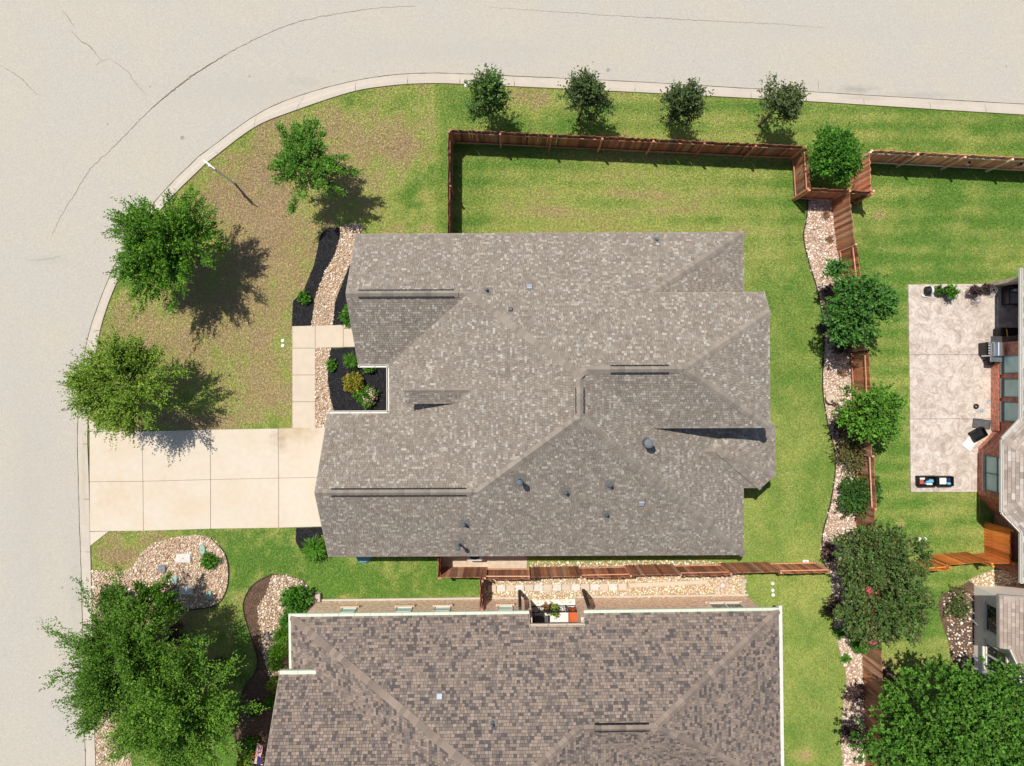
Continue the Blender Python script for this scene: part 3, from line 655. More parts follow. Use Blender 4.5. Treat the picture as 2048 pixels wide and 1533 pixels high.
rf.cap(wJ, lerp3(wJ, wI, .10), 'N', 'Wg'); rf.vent(lerp3(wJ, wI, .10), lerp3(wJ, wI, .88), 'N', 'Wg'); 
rf.cap(gN, lerp3(gN, gO, .10), 'S', 'Gn'); rf.vent(lerp3(gN, gO, .10), lerp3(gN, gO, .93), 'S', 'Gn'); rf.cap(lerp3(gN, gO, .93), gO, 'S', 'Gn')
rf.vent(lerp3(nG, nF, .25), lerp3(nG, nF, .84), 'N', 'HS'); rf.cap(nG, lerp3(nG, nF, .25), 'N', 'HS'); rf.cap(lerp3(nG, nF, .84), nF, 'N', 'HS')
rf.vent(lerp3(nH, sP, .28), lerp3(nH, sP, .92), 'W', 'E'); rf.cap(nH, lerp3(nH, sP, .28), 'W', 'E'); rf.cap(lerp3(nH, sP, .92), sP, 'W', 'E'); rf.cap(d0, d1, 'DS', 'DN', w=.1)
roof1 = rf.finish([(nA, nB), (nB, (10.45, 3.78, 2.8)), (nD, nE), (nC, nD), (nE, hS), (hS, hV), ((10.39, -4.8, 2.8), sQ), (sQ, sR), (sR, gN), (gN, gM), (wK2, wJ), (wJ, nA), (bV, bA), (bA, bB), (bB, bC), (bC, bD), (dS0, dS1), (d0, dS0), (d0, dN0)])
def open_gutter(a, b_, out, parent, m='whitetrim', w=.12, brackets=True):
    a = Vector(a); b_ = Vector(b_); o = Vector(out); mb = MB()
    z = Vector((0, 0, 1))
    mb.obox(a+o*w+z*-.05, b_+o*w+z*-.05, .022, .12); mb.obox(a+o*.02+z*-.05, b_+o*.02+z*-.05, .02, .12); mb.obox(a+o*w*.5-z*.11, b_+o*w*.5-z*.11, w, .015)
    L = (b_-a).length; n_ = max(2, int(L/.75)); d = (b_-a)/n_
    if brackets:
        for i in range(n_+1): mb.obox(a+d*i+o*.0, a+d*i+o*w, .03, .02)
    return mb.build('gutter', M[m], parent)
open_gutter(wK2, wK, (0, -1, 0), roof1); open_gutter((-5.51, .8, 2.8), (-5.51, -1.3, 2.8), (-1, 0, 0), roof1); open_gutter(gM, (-5.5, -1.338, 2.8), (0, 1, 0), roof1)
# walls under the eaves
def wall(poly, z1, m, parent, z0=-.05):
    mb = MB(); mb.prism(poly, z0, z1); return mb.build('wall', m, parent)
wall([(-6.6, 1.3), (-5.1, 1.3), (-5.1, -1.75), (-7.85, -1.75), (-7.85, -7.35), (10.0, -7.35), (10.0, -4.35), (11.0, -4.35), (11.4, -3.9), (11.4, -1.6), (10.0, -1.6), (10.0, 6.35), (-6.6, 6.35)], 2.72, M['brickTanW'], house)
wall([(6.2, -1.5), (10.2, -1.5), (10.2, 3.5), (6.2, 3.5)], 4.82, M['stucco'], house, 2.73)
def gable(x, y0, y1, z0, yp, zp, parent, t=.12):
    mb = MB(); P = [(y0, z0), (y1, z0), (yp, zp)]
    mb.face([(x, *p) for p in P]); mb.face([(x+t, *p) for p in P[::-1]])
    for i in range(3): a, b_ = P[i], P[(i+1) % 3]; mb.face([(x, *b_), (x, *a), (x+t, *a), (x+t, *b_)])
    mb.build('gable_wall', M['stucco'], parent)
gable(-7.85, -7.3, -1.8, 2.725, -4.55, 4.55, house); gable(-6.6, 1.35, 6.3, 2.725, 3.8, 4.4, house); gable(-4.2, -.8, .23, 3.45, -.284, 4.72, house)
mb = MB(); mb.box(-4.2, -.78, 3.4, -2.6, .2, 4.36); mb.build('dormer_wall', M['stucco'], house)
gd = MB(); gd.box(-7.885, -7.0, .06, -7.86, -2.1, 2.2); gdo = gd.build('garage_door', M['whitetrim'], house)
for i in range(4):
    mb = MB(); mb.box(-7.9, -6.98, .1+i*.53, -7.887, -2.12, .58+i*.53); mb.build('door_panel', M['whitetrim'], gdo)
# roof vents and pipes; a pixel on the roof is met at the slope it stands on
PL = {'N': lambda x, y: 2.8+q*(6.74-y), 'S': lambda x, y: 2.8+q*(y+7.76), 'W': lambda x, y: 2.8+.528*(x+5.51), 'E': lambda x, y: 2.8+.5545*(10.39-x), 'HS': lambda x, y: 6.95-q*(.52-y)}
def on_roof(px, py, key):
    z = 4.0
    for _ in range(30): x, y = G(px, py, z); z = PL[key](x, y)
    return Vector((x, y, z))
def pipe_vent(px, py, key, h, r, parent, name='vent_pipe', capr=None, m='pipe'):
    p = on_roof(px, py, key); mb = MB(); n_ = rf.N[key]
    mb.lathe([(r*2.6, p.z-.05), (r*2.2, p.z+.05), (r*1.1, p.z+.10), (r, p.z+.12), (r, p.z+h), (r*.7, p.z+h)], p.x, p.y, 12)
    o = mb.build(name, M[m], parent)
    sk = MB(); u = Vector((-n_.y, n_.x, 0)).normalized(); v = n_.cross(u); s_ = r*3.6
    c = p+n_*.03; sk.face([c-u*s_-v*s_, c+u*s_-v*s_, c+u*s_+v*s_*1.3, c-u*s_+v*s_*1.3]); sk.build('vent_flashing', M['flash'], parent)
    if capr:
        mb = MB(); mb.lathe([(capr*.6, p.z+h-.03), (capr, p.z+h), (capr, p.z+h+.07), (capr*.3, p.z+h+.13)], p.x, p.y, 14); mb.build('vent_cap', M['galv' if m == 'galv' else 'pipe'], parent)
    return o
def box_vent(px, py, key, s_, parent, h=.14, m='metal'):
    p = on_roof(px, py, key); n_ = rf.N[key]; u = Vector((-n_.y, n_.x, 0)).normalized(); v = n_.cross(u); mb = MB()
    i = 0
    top = [p+n_*h+u*(a*s_*.85)+v*(b_*s_*.85) for a, b_ in ((-1, -1), (1, -1), (1, 1), (-1, 1))]; bot = [p+n_*.02+u*(a*s_)+v*(b_*s_) for a, b_ in ((-1, -1), (1, -1), (1, 1), (-1, 1))]
    mb.v = [tuple(t) for t in bot+top]; mb.c = [(1, 1, 1)]*8; mb.f = [(4, 5, 6, 7), (3, 2, 1, 0), (0, 1, 5, 4), (1, 2, 6, 5), (2, 3, 7, 6), (3, 0, 4, 7)]
    mb.build('box_vent', M[m], parent, .015)
    fl = MB(); c = p+n_*.026; k_ = s_*1.25; fl.face([c-u*k_-v*k_, c+u*k_-v*k_, c+u*k_+v*k_, c-u*k_+v*k_]); fl.build('vent_flashing', M['flash'], parent)
pipe_vent(1038, 960, 'S', .85, .075, roof1, capr=.13); pipe_vent(928, 1047, 'S', .3, .055, roof1, capr=.075); pipe_vent(918, 1087, 'S', .85, .05, roof1, capr=.10)
pipe_vent(1130, 984, 'S', .3, .055, roof1, capr=.07); pipe_vent(1218, 970, 'S', .3, .055, roof1, capr=.075); pipe_vent(1211, 1029, 'S', .25, .05, roof1, capr=.06)
pipe_vent(975, 581, 'N', .22, .045, roof1, capr=.05); pipe_vent(1314, 481, 'N', .2, .045, roof1)
box_vent(1282, 1007, 'S', .13, roof1, .10, 'galv'); box_vent(1060, 575, 'N', .13, roof1, .10, 'galv'); box_vent(1022, 621, 'N', .085, roof1, .14, 'metal')
p = on_roof(1290, 885, 'E'); mb = MB(); mb.lathe([(.24, p.z-.12), (.22, p.z+.02), (.15, p.z+.08), (.15, p.z+.75)], p.x, p.y, 18); tv = mb.build('turbine_vent', M['metal'], roof1)
mb = MB(); mb.lathe([(.16, p.z+.68), (.185, p.z+.74), (.185, p.z+.82), (.09, p.z+.87)], p.x, p.y, 18); mb.build('vent_hood', M['hood'], roof1)

# ------------------------------------------------------------------ the brown-roofed house below
house2 = thing('house', 'brick house with a brown mottled shingle roof and pale gutters, along the bottom edge', 'house', (1.0, -14.0, 0), rz=.013)
PB = [(.265, .205, .164), (.22, .174, .142), (.160, .130, .115), (.105, .090, .085), (.300, .230, .188), (.185, .150, .130)]
r2 = Roof(house2, 'brown', PB, [30, 22, 16, 14, 10, 12], (.10, .18), .127, 9, gap=(.011, .013)); r2.extra = []
zN = lambda y: 2.9+.667*(-10.34-y)
A0 = (-9.86, -10.34, 2.9); B0 = (12.0, -10.34, 2.9)
hA = (-.31, -16.16, 6.83); hB = (2.78, -14.2, 5.52); hC = (5.87, -14.2, 5.52); rS = (-.31, -24, 6.83)
# courtyard notch in the north eave
c0 = (.82, -10.34, 2.9); c1 = (.82, -10.83, 3.227); c2 = (3.27, -10.83, 3.227); c3 = (3.27, -10.34, 2.9)
r2.face('N', [A0, c0, c1, c2, c3, B0, hC, hB, hA]); gE = -12.71
wv = (-8.65, gE, 3.40)
r2.face('W', [A0, hA, rS, (-2.5, -24, 5.93), (-2.5, -16.5, 5.93), wv, (-9.86, gE, 2.9)])
r2.face('GN', [(-10.23, gE, 3.40), wv, (-2.5, -16.5, 5.93), (-10.23, -16.5, 5.93)]); r2.face('GS', [(-10.23, -16.5, 5.93), (-2.5, -16.5, 5.93), (-4, -20.3, 3.4), (-10.23, -20.3, 3.4)], shingles=False)
vS = (2.78+1.57*4.5, -18.7, 5.52-3.0); r2.face('E', [hA, hB, (2.78+1.57*4.2, -18.4, 2.72), (2.78+1.57*4.2, -24, 2.72), rS])
s1 = (5.87+4.2*.667/.427, -18.4, 2.72); r2.face('S', [hB, hC, s1, (2.78+1.57*4.2, -18.4, 2.72)]); r2.face('E1', [hC, B0, (12.0, -18.1, 2.9)])
r2.cap(A0, hA, 'N', 'W', w=.17, expo=.22); r2.cap(hB, hA, 'N', 'E', w=.17, expo=.22); r2.cap(B0, hC, 'N', 'E1', w=.17, expo=.22); r2.cap(hC, (12.0, -18.1, 2.9), 'S', 'E1', w=.17, expo=.22)
r2.cap(hB, lerp3(hB, hC, .2), 'N', 'S', w=.15); r2.vent(lerp3(hB, hC, .2), lerp3(hB, hC, .92), 'N', 'S'); r2.cap((-10.23, -16.5, 5.93), (-4, -16.5, 5.93), 'GN', 'GS'); r2.cap(hA, rS, 'W', 'E')
roof2 = r2.finish([((-10.23, gE, 3.4), (-10.23, -16.5, 5.93)), (c0, c1), (c2, c3)])
def k_gutter(a, b_, out, parent, m='gutter', w=.13, caps=True):
    a = Vector(a); b_ = Vector(b_); o = Vector(out); mb = MB(); z = Vector((0, 0, 1))
    L = (b_-a).length; n_ = max(1, round(L/.72)); d = (b_-a)/n_
    for i in range(n_):                                         # gutter-guard panels with open joints
        p0 = a+d*i+d.normalized()*.006; p1 = a+d*(i+1)-d.normalized()*.006
        mb.obox(p0+o*(w/2)+z*.005, p1+o*(w/2)+z*.005, w, .02)
    g_ = mb.build('gutter_guard', M[m], parent)
    mb = MB(); mb.obox(a+o*(w*.55)-z*.065, b_+o*(w*.55)-z*.065, w*.9, .11); mb.build('gutter', M[m], parent)
k_gutter(A0, c0, (0, 1, 0), roof2, w=.13); k_gutter(c3, B0, (0, 1, 0), roof2, w=.13); k_gutter((12.0, -10.12, 2.9), (12.0, -18.0, 2.9), (1, 0, 0), roof2, 'whitetrim', w=.15)
k_gutter((-9.86, -10.2, 2.9), (-9.86, gE, 2.9), (-1, 0, 0), roof2, w=.11); k_gutter((-10.23, gE, 3.4), (-8.6, gE, 3.4), (0, 1, 0), roof2, w=.17); open_gutter(c1, c2, (0, 1, 0), roof2, 'clay', .13)
PL['N2'] = lambda x, y: zN(y); rf.N['N2'] = r2.N['N']
box_vent(880, 1392, 'N2', .14, roof2, .14, 'galv'); pipe_vent(985, 1446, 'N2', .2, .045, roof2, capr=.06)
wall([(-9.5, -10.56), (.95, -10.56), (.95, -12.5), (3.15, -12.5), (3.15, -10.56), (11.55, -10.56), (11.55, -18), (11.0, -23.5), (-9.9, -23.5), (-9.9, -13.1), (-9.5, -13.1)], 2.82, M['brickN'], house2)
mb = MB(); mb.box(-9.55, -10.54, -.03, .92, -10.44, .10); mb.box(3.2, -10.54, -.03, 11.6, -10.44, .10); mb.build('foundation', M['kerb'], house2)
def window(x0, x1, y, z0, z1, parent, ax='x', sgn=1, mull=(), horiz=(), glass='glass', frame='whitetrim', fw=.05):
    # a window in a wall plane: ax 'x' runs along X at Y=y, facing sgn*Y; ax 'y' runs along Y at X=y, facing sgn*X
    def P(a, d, z): return (a, y+d*sgn, z) if ax == 'x' else (y+d*sgn, a, z)
    mb = MB(); 
    for (a, b_) in (((x0, z0), (x1, z0)), ((x0, z1), (x1, z1)), ((x0, z0), (x0, z1)), ((x1, z0), (x1, z1))):
        mb.obox(P(a[0], .015, a[1]), P(b_[0], .015, b_[1]), fw, fw)
    for mx in mull: mb.obox(P(mx, .015, z0), P(mx, .015, z1), fw*.8, fw*.8)
    for hz in horiz: mb.obox(P(x0, .015, hz), P(x1, .015, hz), fw*.8, fw*.8)
    w_ = mb.build('window', M[frame], parent)
    mb = MB(); mb.face([P(x0, .006, z0), P(x1, .006, z0), P(x1, .006, z1), P(x0, .006, z1)]); mb.build('pane', M[glass], w_)
    return w_
def brick_sill(x0, x1, y, z, parent, d=.10, m='clay', ax='x', sgn=1):
    n_ = max(3, int((x1-x0)/.085)); 
    for i in range(n_):
        a = x0+(x1-x0)*i/n_; b_ = x0+(x1-x0)*(i+1)/n_-.012; mb = MB()
        if ax == 'x': mb.box(a, y, z-.12, b_, y+d, z)
        else: mb.box(y-d, a, z-.12, y, b_, z)
        mb.build('sill_brick', M[m], parent)
M['sillbrick'] = mat('sillbrick', (.62, .44, .30), .9, .2, 3)
for (pa, pb) in ((687, 716), (796, 827), (872, 903), (998, 1027)):
    xa, xb = G(pa, 1213, 1.1)[0], G(pb, 1213, 1.1)[0]; w_ = window(xa, xb, -10.555, 1.15, 2.35, house2, glass='glass', horiz=(1.75,)); brick_sill(xa-.1, xb+.1, -10.555, 1.12, w_, .10, 'sillbrick')
xa, xb = G(1417, 1213, 1.1)[0], G(1481, 1213, 1.1)[0]; w_ = window(xa, xb, -10.555, 1.15, 2.35, house2, mull=((xa+xb)/2,), glass='glassdark', fw=.08); brick_sill(xa-.1, xb+.1, -10.555, 1.12, w_, .10, 'sillbrick')
# porch posts and railing at the courtyard notch
for px in (1041, 1168):
    x, y = G(px, 1181); mb = MB(); mb.box(x-.07, y-.07, -.02, x+.07, y+.07, 2.72); mb.build('porch_post', M['edging'], house2, .01)
rail = MB(); xa, ya = G(1061, 1212); xb, yb = G(1168, 1211); zt = 1.0
rail.obox((xa, ya, zt), (xb, yb, zt), .05, .04); rail.obox((xa, ya, .12), (xb, yb, .12), .04, .04)
ro = rail.build('railing', M['black'], house2)
for i in range(9):
    t = (i+.5)/9; x = xa+(xb-xa)*t; y = ya+(yb-ya)*t; mb = MB()
    pts = [(x+math.cos(a)*.12*(1-a/11)*(1 if i % 2 else -1), y, .55+math.sin(a)*.36*(1-a/16)) for a in np.linspace(0, 8, 22)]
    mb.tube(pts, .014, 5); mb.build('scroll', M['black'], ro)
for i in range(4):
    t = i/3; x = xa+(xb-xa)*t; y = ya+(yb-ya)*t; mb = MB(); mb.box(x-.03, y-.03, 0, x+.03, y+.03, 1.05); mb.build('rail_post', M['black'], ro)
mb = MB(); mb.box(.97, -12.4, -.04, 3.13, -10.6, .05); mb.build('porch_floor', M['white'], house2)
# ------------------------------------------------------------------ red brick house at the right edge
house3 = thing('house', 'red brick house with teal windows and white gutters at the right edge', 'house', (25.0, 0.0, 0))
PT = [(.40, .33, .28), (.34, .28, .235), (.46, .39, .335), (.28, .235, .20), (.50, .44, .39)]
r3 = Roof(house3, 'tan', PT, [28, 24, 18, 14, 10], (.14, .30), .15, 21, 120); r3.extra = []
e0 = (22.97, 5.16, 2.8); e1 = (22.97, -1.65, 2.8); f0 = (22.12, -2.55, 2.8); f1 = (22.10, -5.81, 2.8); f2 = (22.97, -6.70, 2.8); e3 = (22.97, -9.0, 2.8)
bp = (24.6, -4.2, 4.0)
r3.face('A', [e0, e1, (25.2, -1.65, 3.95), (25.2, 5.16, 3.95)]); r3.face('B1', [e1, f0, bp]); r3.face('B2', [f0, f1, bp]); r3.face('B3', [f1, f2, bp]); r3.face('C', [f2, e3, (25.2, -9.0, 3.95), (25.2, -6.70, 3.95)])
r3.cap(f0, bp, 'B1', 'B2'); r3.cap(f1, bp, 'B2', 'B3')
r3.face('D', [(25.2, 5.16, 3.95), (25.2, -9.0, 3.95), (31, -9, 6.2), (31, 5.16, 6.2)], shingles=False); r3.face('D2', [e1, bp, (25.2, -4.2, 3.94), (25.2, -1.65, 3.94)], shingles=False); r3.face('D3', [bp, f2, (25.2, -6.7, 3.94), (25.2, -4.2, 3.94)], shingles=False)
roof3 = r3.finish([])
for a, b_ in ((e0, e1), (e1, f0), (f0, f1), (f1, f2), (f2, e3)):
    d = (Vector(b_)-Vector(a)).normalized(); open_gutter(a, b_, (d.y, -d.x, 0), roof3, 'whitetrim', .11)
wall([(23.50, 1.95), (23.50, -2.35), (22.78, -3.15), (22.78, -5.45), (23.60, -6.4), (23.60, -9.0), (30, -9), (30, 1.95)], 2.72, M['brickW'], house3)
wall([(23.3, 4.72), (30, 4.72), (30, 4.9), (23.3, 4.9)], 2.72, M['tan'], house3); wall([(26.5, 2.0), (26.7, 2.0), (26.7, 4.7), (26.5, 4.7)], 2.7, M['stucco'], house3)
for y0, y1 in ((.466, 1.285), (-.658, .184), (-1.806, -.911)):
    w_ = window(y0, y1, 23.495, .85, 2.35, house3, 'y', -1, frame='utilgrey'); brick_sill(y0-.06, y1+.06, 23.495, .81, w_, .09, 'sillred' if 'sillred' in M else 'clay', 'y')
w_ = window(-5.13, -3.48, 22.775, .65, 2.35, house3, 'y', -1, mull=(-4.3,), horiz=(1.45,), frame='utilgrey'); brick_sill(-5.2, -3.42, 22.775, .6, w_, .09, 'clay', 'y')
mb = MB(); mb.box(23.40, -2.3, -.02, 23.49, 1.9, .62); mb.build('brick_plinth', M['brickW'], house3)
# stamped concrete patio
def patio_mat():
    m = bpy.data.materials.new('stamped_concrete'); m.use_nodes = True; N = m.node_tree.nodes; L = m.node_tree.links; b = N['Principled BSDF']; b.inputs['Roughness'].default_value = .8
    tc = N.new('ShaderNodeTexCoord'); v = N.new('ShaderNodeTexVoronoi'); v.feature = 'DISTANCE_TO_EDGE'; v.inputs['Scale'].default_value = 2.3; v.inputs['Randomness'].default_value = .9
    nz = N.new('ShaderNodeTexNoise'); nz.inputs['Scale'].default_value = 1.7; nz.inputs['Detail'].default_value = 6; nz.inputs['Distortion'].default_value = 1.6; nz.inputs['Roughness'].default_value = .65
    n2 = N.new('ShaderNodeTexNoise'); n2.inputs['Scale'].default_value = 9; n2.inputs['Detail'].default_value = 4
    for t in (v, nz, n2): L.new(tc.outputs['Object'], t.inputs['Vector'])
    cr = N.new('ShaderNodeValToRGB'); cr.color_ramp.elements[0].position = .36; cr.color_ramp.elements[0].color = (.42, .335, .275, 1); cr.color_ramp.elements[1].position = .60; cr.color_ramp.elements[1].color = (.63, .55, .475, 1)
    L.new(nz.outputs[0], cr.inputs[0])
    c2 = N.new('ShaderNodeValToRGB'); c2.color_ramp.elements[0].position = .0; c2.color_ramp.elements[0].color = (.66, .62, .58, 1); c2.color_ramp.elements[1].position = .028; c2.color_ramp.elements[1].color = (1, 1, 1, 1)
    L.new(v.outputs['Distance'], c2.inputs[0])
    mx = N.new('ShaderNodeMix'); mx.data_type = 'RGBA'; mx.blend_type = 'MULTIPLY'; mx.inputs[0].default_value = .8; L.new(cr.outputs[0], mx.inputs[6]); L.new(c2.outputs[0], mx.inputs[7])
    m3 = N.new('ShaderNodeMapRange'); m3.inputs[3].default_value = .78; m3.inputs[4].default_value = 1.2; L.new(n2.outputs[0], m3.inputs[0])
    m4 = N.new('ShaderNodeMix'); m4.data_type = 'RGBA'; m4.blend_type = 'MULTIPLY'; m4.inputs[0].default_value = 1; L.new(mx.outputs[2], m4.inputs[6]); L.new(m3.outputs[0], m4.inputs[7]); L.new(m4.outputs[2], b.inputs['Base Color'])
    bp_ = N.new('ShaderNodeBump'); bp_.inputs['Strength'].default_value = .5; bp_.inputs['Distance'].default_value = .02; L.new(n2.outputs[0], bp_.inputs['Height']); L.new(bp_.outputs[0], b.inputs['Normal'])
    return m
M['patio'] = patio_mat()
slab_set('patio', [GL([(1815, 570), (2250, 566), (2250, 710), (1817, 710)]), GL([(1817, 710.5), (2250, 710.5), (2250, 837), (1818.5, 838)]), GL([(1818.5, 838.5), (2250, 837.5), (2250, 984), (1820, 984)])], -.05, .075, M['patio'], .006, .004)

# ------------------------------------------------------------------ white stucco house, bottom right
house4 = thing('house', 'white stucco house corner with dark green windows at the lower right', 'house', (25, -14, 0))
wall([(22.62, -9.92), (30, -9.92), (30, -17), (24.6, -17), (23.6, -15.4), (22.62, -14.0)], 3.0, M['stucco'], house4)
r4 = Roof(house4, 'tan', [(.40, .32, .265), (.36, .285, .235), (.44, .36, .30), (.33, .265, .22)], [3, 3, 2, 2], (.16, .32), .15, 25, 80); r4.extra = []
k4 = (34-3.1)/FP; g4 = lambda px, py: ((px-1024)*k4, (766.5-py)*k4, 3.1)
a4 = g4(1999, 1191); b4 = g4(2000, 1297); c4 = g4(2021, 1298); d4 = (24.0, -15.6, 3.1)
r4.face('A', [a4, b4, (c4[0], c4[1], 3.1), (c4[0]+.01, c4[1], 3.1), (25.2, c4[1], 3.1+.0), (25.2, a4[1], 3.1)][:2]+[(24.6, b4[1], 3.1+.4*(24.6-a4[0])), (24.6, a4[1], 3.1+.4*(24.6-a4[0]))])
r4.face('B', [c4, d4, (25.4, -15.6, 3.75), (24.6, c4[1], 3.78)]); r4.face('D', [(24.6, a4[1], 4.05), (24.6, -15.6, 4.05), (31, -15.6, 6), (31, a4[1], 6)], shingles=False)
roof4 = r4.finish([(a4, b4), (b4, c4), (a4, (24.6, a4[1], 4.0))]); mb = MB(); mb.obox((c4[0]-.03, c4[1], 3.08), (d4[0]-.03, d4[1], 3.08), .07, .08); mb.build('gutter', M['whitetrim'], roof4)
window(-11.75, -10.45, 22.6, .95, 2.35, house4, 'y', -1, glass='glassdark', fw=.09, mull=(), horiz=()); window(-13.5, -12.35, 22.6, .95, 2.35, house4, 'y', -1, glass='glassdark', fw=.09, mull=(-12.9,))
for y0, y1 in ((-11.9, -10.3), (-13.65, -12.2)):
    mb = MB(); mb.box(22.48, y0, .80, 22.6, y1, .88); mb.build('window_ledge', M['stucco'], house4)

# ------------------------------------------------------------------ timber fences
PK = None
def picket_mesh():
    global PK
    if PK is None:
        mb = MB(); w_ = .069; t = .009
        mb.prism([(-w_, -t), (w_, -t), (w_, t), (-w_, t)], 0, 1); PK = mb.mesh('picket'); PK.materials.append(M['picket'])
    return PK
DARK = [(.33, .12, .068), (.39, .145, .08), (.26, .095, .058), (.42, .185, .11), (.33, .16, .11)]
AGED = [(.42, .165, .085), (.49, .20, .10), (.36, .16, .095), (.50, .27, .17), (.45, .185, .09)]
RED = [(.84, .35, .20), (.88, .40, .24), (.80, .31, .17), (.88, .44, .27)]
ORANGE = [(.66, .20, .035), (.60, .17, .03), (.70, .235, .05), (.62, .19, .045)]
def fence_run(par, A, B_, side, pal, h=1.83, posts=True, alt=False, panel=2.4, seed=0, gap=.145):
    rr = random.Random(seed); A = Vector(A); B_ = Vector(B_); d = B_-A; L = d.length; d.normalize(); s = Vector((-d.y, d.x)); a = math.atan2(d.y, d.x)
    n_ = max(1, round(L/panel)); pl = L/n_
    def wood(mb, nm, k=None):
        o = mb.build(nm, M['picket'], par, .006); c = k or rr.choice(pal); o.color = (min(.8, c[0]*1.45), c[1]*1.6, c[2]*1.75, 1)
    for i in range(n_):
        sd = side*(-1 if (alt and i % 2) else 1); P0 = A+d*(i*pl); P1 = A+d*((i+1)*pl)
        for z in (.30, h-.28):
            mb = MB(); q0 = P0-s*sd*.02+d*.01; q1 = P1-s*sd*.02-d*.01; mb.obox((q0.x, q0.y, z+rr.uniform(-.01, .01)), (q1.x, q1.y, z+rr.uniform(-.01, .01)), .04, .085); wood(mb, 'rail')
        if alt and i:                                             # overlap where the board side changes
            pass
        m_ = int(pl/gap)
        for j in range(m_):
            p = P0+d*((j+.5)*pl/m_)+s*sd*.012*1.0+s*sd*.03
            o = bpy.data.objects.new('picket', picket_mesh()); C.objects.link(o); adopt(o, par)
            o.location = (p.x, p.y, .03); o.rotation_euler = (rr.uniform(-.012, .012), rr.uniform(-.01, .01), a+rr.uniform(-.02, .02)); o.scale = (pl/m_*.99/.138, 1, h-.03+rr.uniform(-.03, .02))
            c = rr.choice(pal); k = rr.uniform(.55, 1.35); o.color = (c[0]*k, c[1]*k, c[2]*k, 1)
    if posts:
        for i in range(n_+1):
            P0 = A+d*(i*pl)-s*side*.07*(0 if alt else 1); mb = MB(); mb.prism([(P0.x-.045, P0.y-.045), (P0.x+.045, P0.y-.045), (P0.x+.045, P0.y+.045), (P0.x-.045, P0.y+.045)], -.03, h+.03); wood(mb, 'post')
def fence(label, runs, loc, **kw):
    f = thing('timber_fence', label, 'fence', (*loc, 0), 'timber fences between the yards')
    for i, (A, B_, side, pal, k) in enumerate(runs): fence_run(f, A, B_, side, pal, seed=hash(label) % 977+i if False else len(label)*7+i, **k)
    return f
T = lambda px, py: G(px, py, 1.83)
nw = T(898, 261); ne = T(1614, 294); se = T(1619, 378); pe = T(1744, 385); pn = T(1741, 302); je = T(1700, 383)
fence('dark stained fence running from the grey roof up to the lawn corner', [(T(897, 484), nw, 1, DARK, {})], nw)  # boards drawn from the darker red-brown palette
fence('long dark red fence along the back lawn, below the four small street trees', [(nw, ne, 1, DARK, {})], ne)
fence('short dark red fence stepping in beside the round green tree', [(ne, se, 1, AGED, {})], se)
fence('short dark fence closing the nook at the head of the rock bed', [(se, pe, 1, AGED, {})], pe)
fence('bright orange fence stub facing the round green tree', [((pe[0], pe[1]+.06), pn, 1, RED, {})], pn)
fence('light red fence along the right-hand yard near the road', [(pn, T(2120, 321), 1, RED, {})], T(2040, 316))
fence('weathered brown fence of alternating panels behind the long pale rock bed', [(je, (16.5, 1.5), -1, AGED, dict(alt=True)), ((16.5, 1.5), (17.2, -13.2), 1, AGED, dict(alt=True)), ((17.2, -13.2), (17.4, -20), -1, AGED, {})], je)
w0 = T(878, 1157); 
fence('brown alternating panel fence running between the grey and brown roofs', [(w0, T(1062, 1157), 1, AGED, dict(alt=True, panel=2.1)), (T(1062, 1157), T(1662, 1144), 1, AGED, dict(alt=True, panel=2.15))], w0)
fence('short dark fence beside the grey roof, end of the side yard', [((w0[0], w0[1]), (w0[0], -7.0), 1, DARK, {})], (w0[0], -7.5))
g0 = T(962, 1163); fence('short dark fence between the alternating fence and the brown-roofed house', [((g0[0], -10.5), (g0[0], g0[1]), 1, DARK, {})], (g0[0], -9.8))
fence('orange fence panel with pale rails beside the pink-flowered trees', [(T(1812, 1143), T(1902, 1138), -1, ORANGE, {})], T(1860, 1140))
fence('orange fence panel of smooth boards right of the pale-railed one', [(T(1900, 1132), T(1984, 1125), 1, ORANGE, {})], T(1940, 1128))
fence('orange gate panel against the red brick house', [(T(2023, 1062), T(2024, 1128), -1, ORANGE, {})], T(2024, 1100)); fence('last piece of orange fence at the right edge below the gate', [(T(1986, 1130), T(2100, 1124), 1, ORANGE, {})], T(2040, 1128))
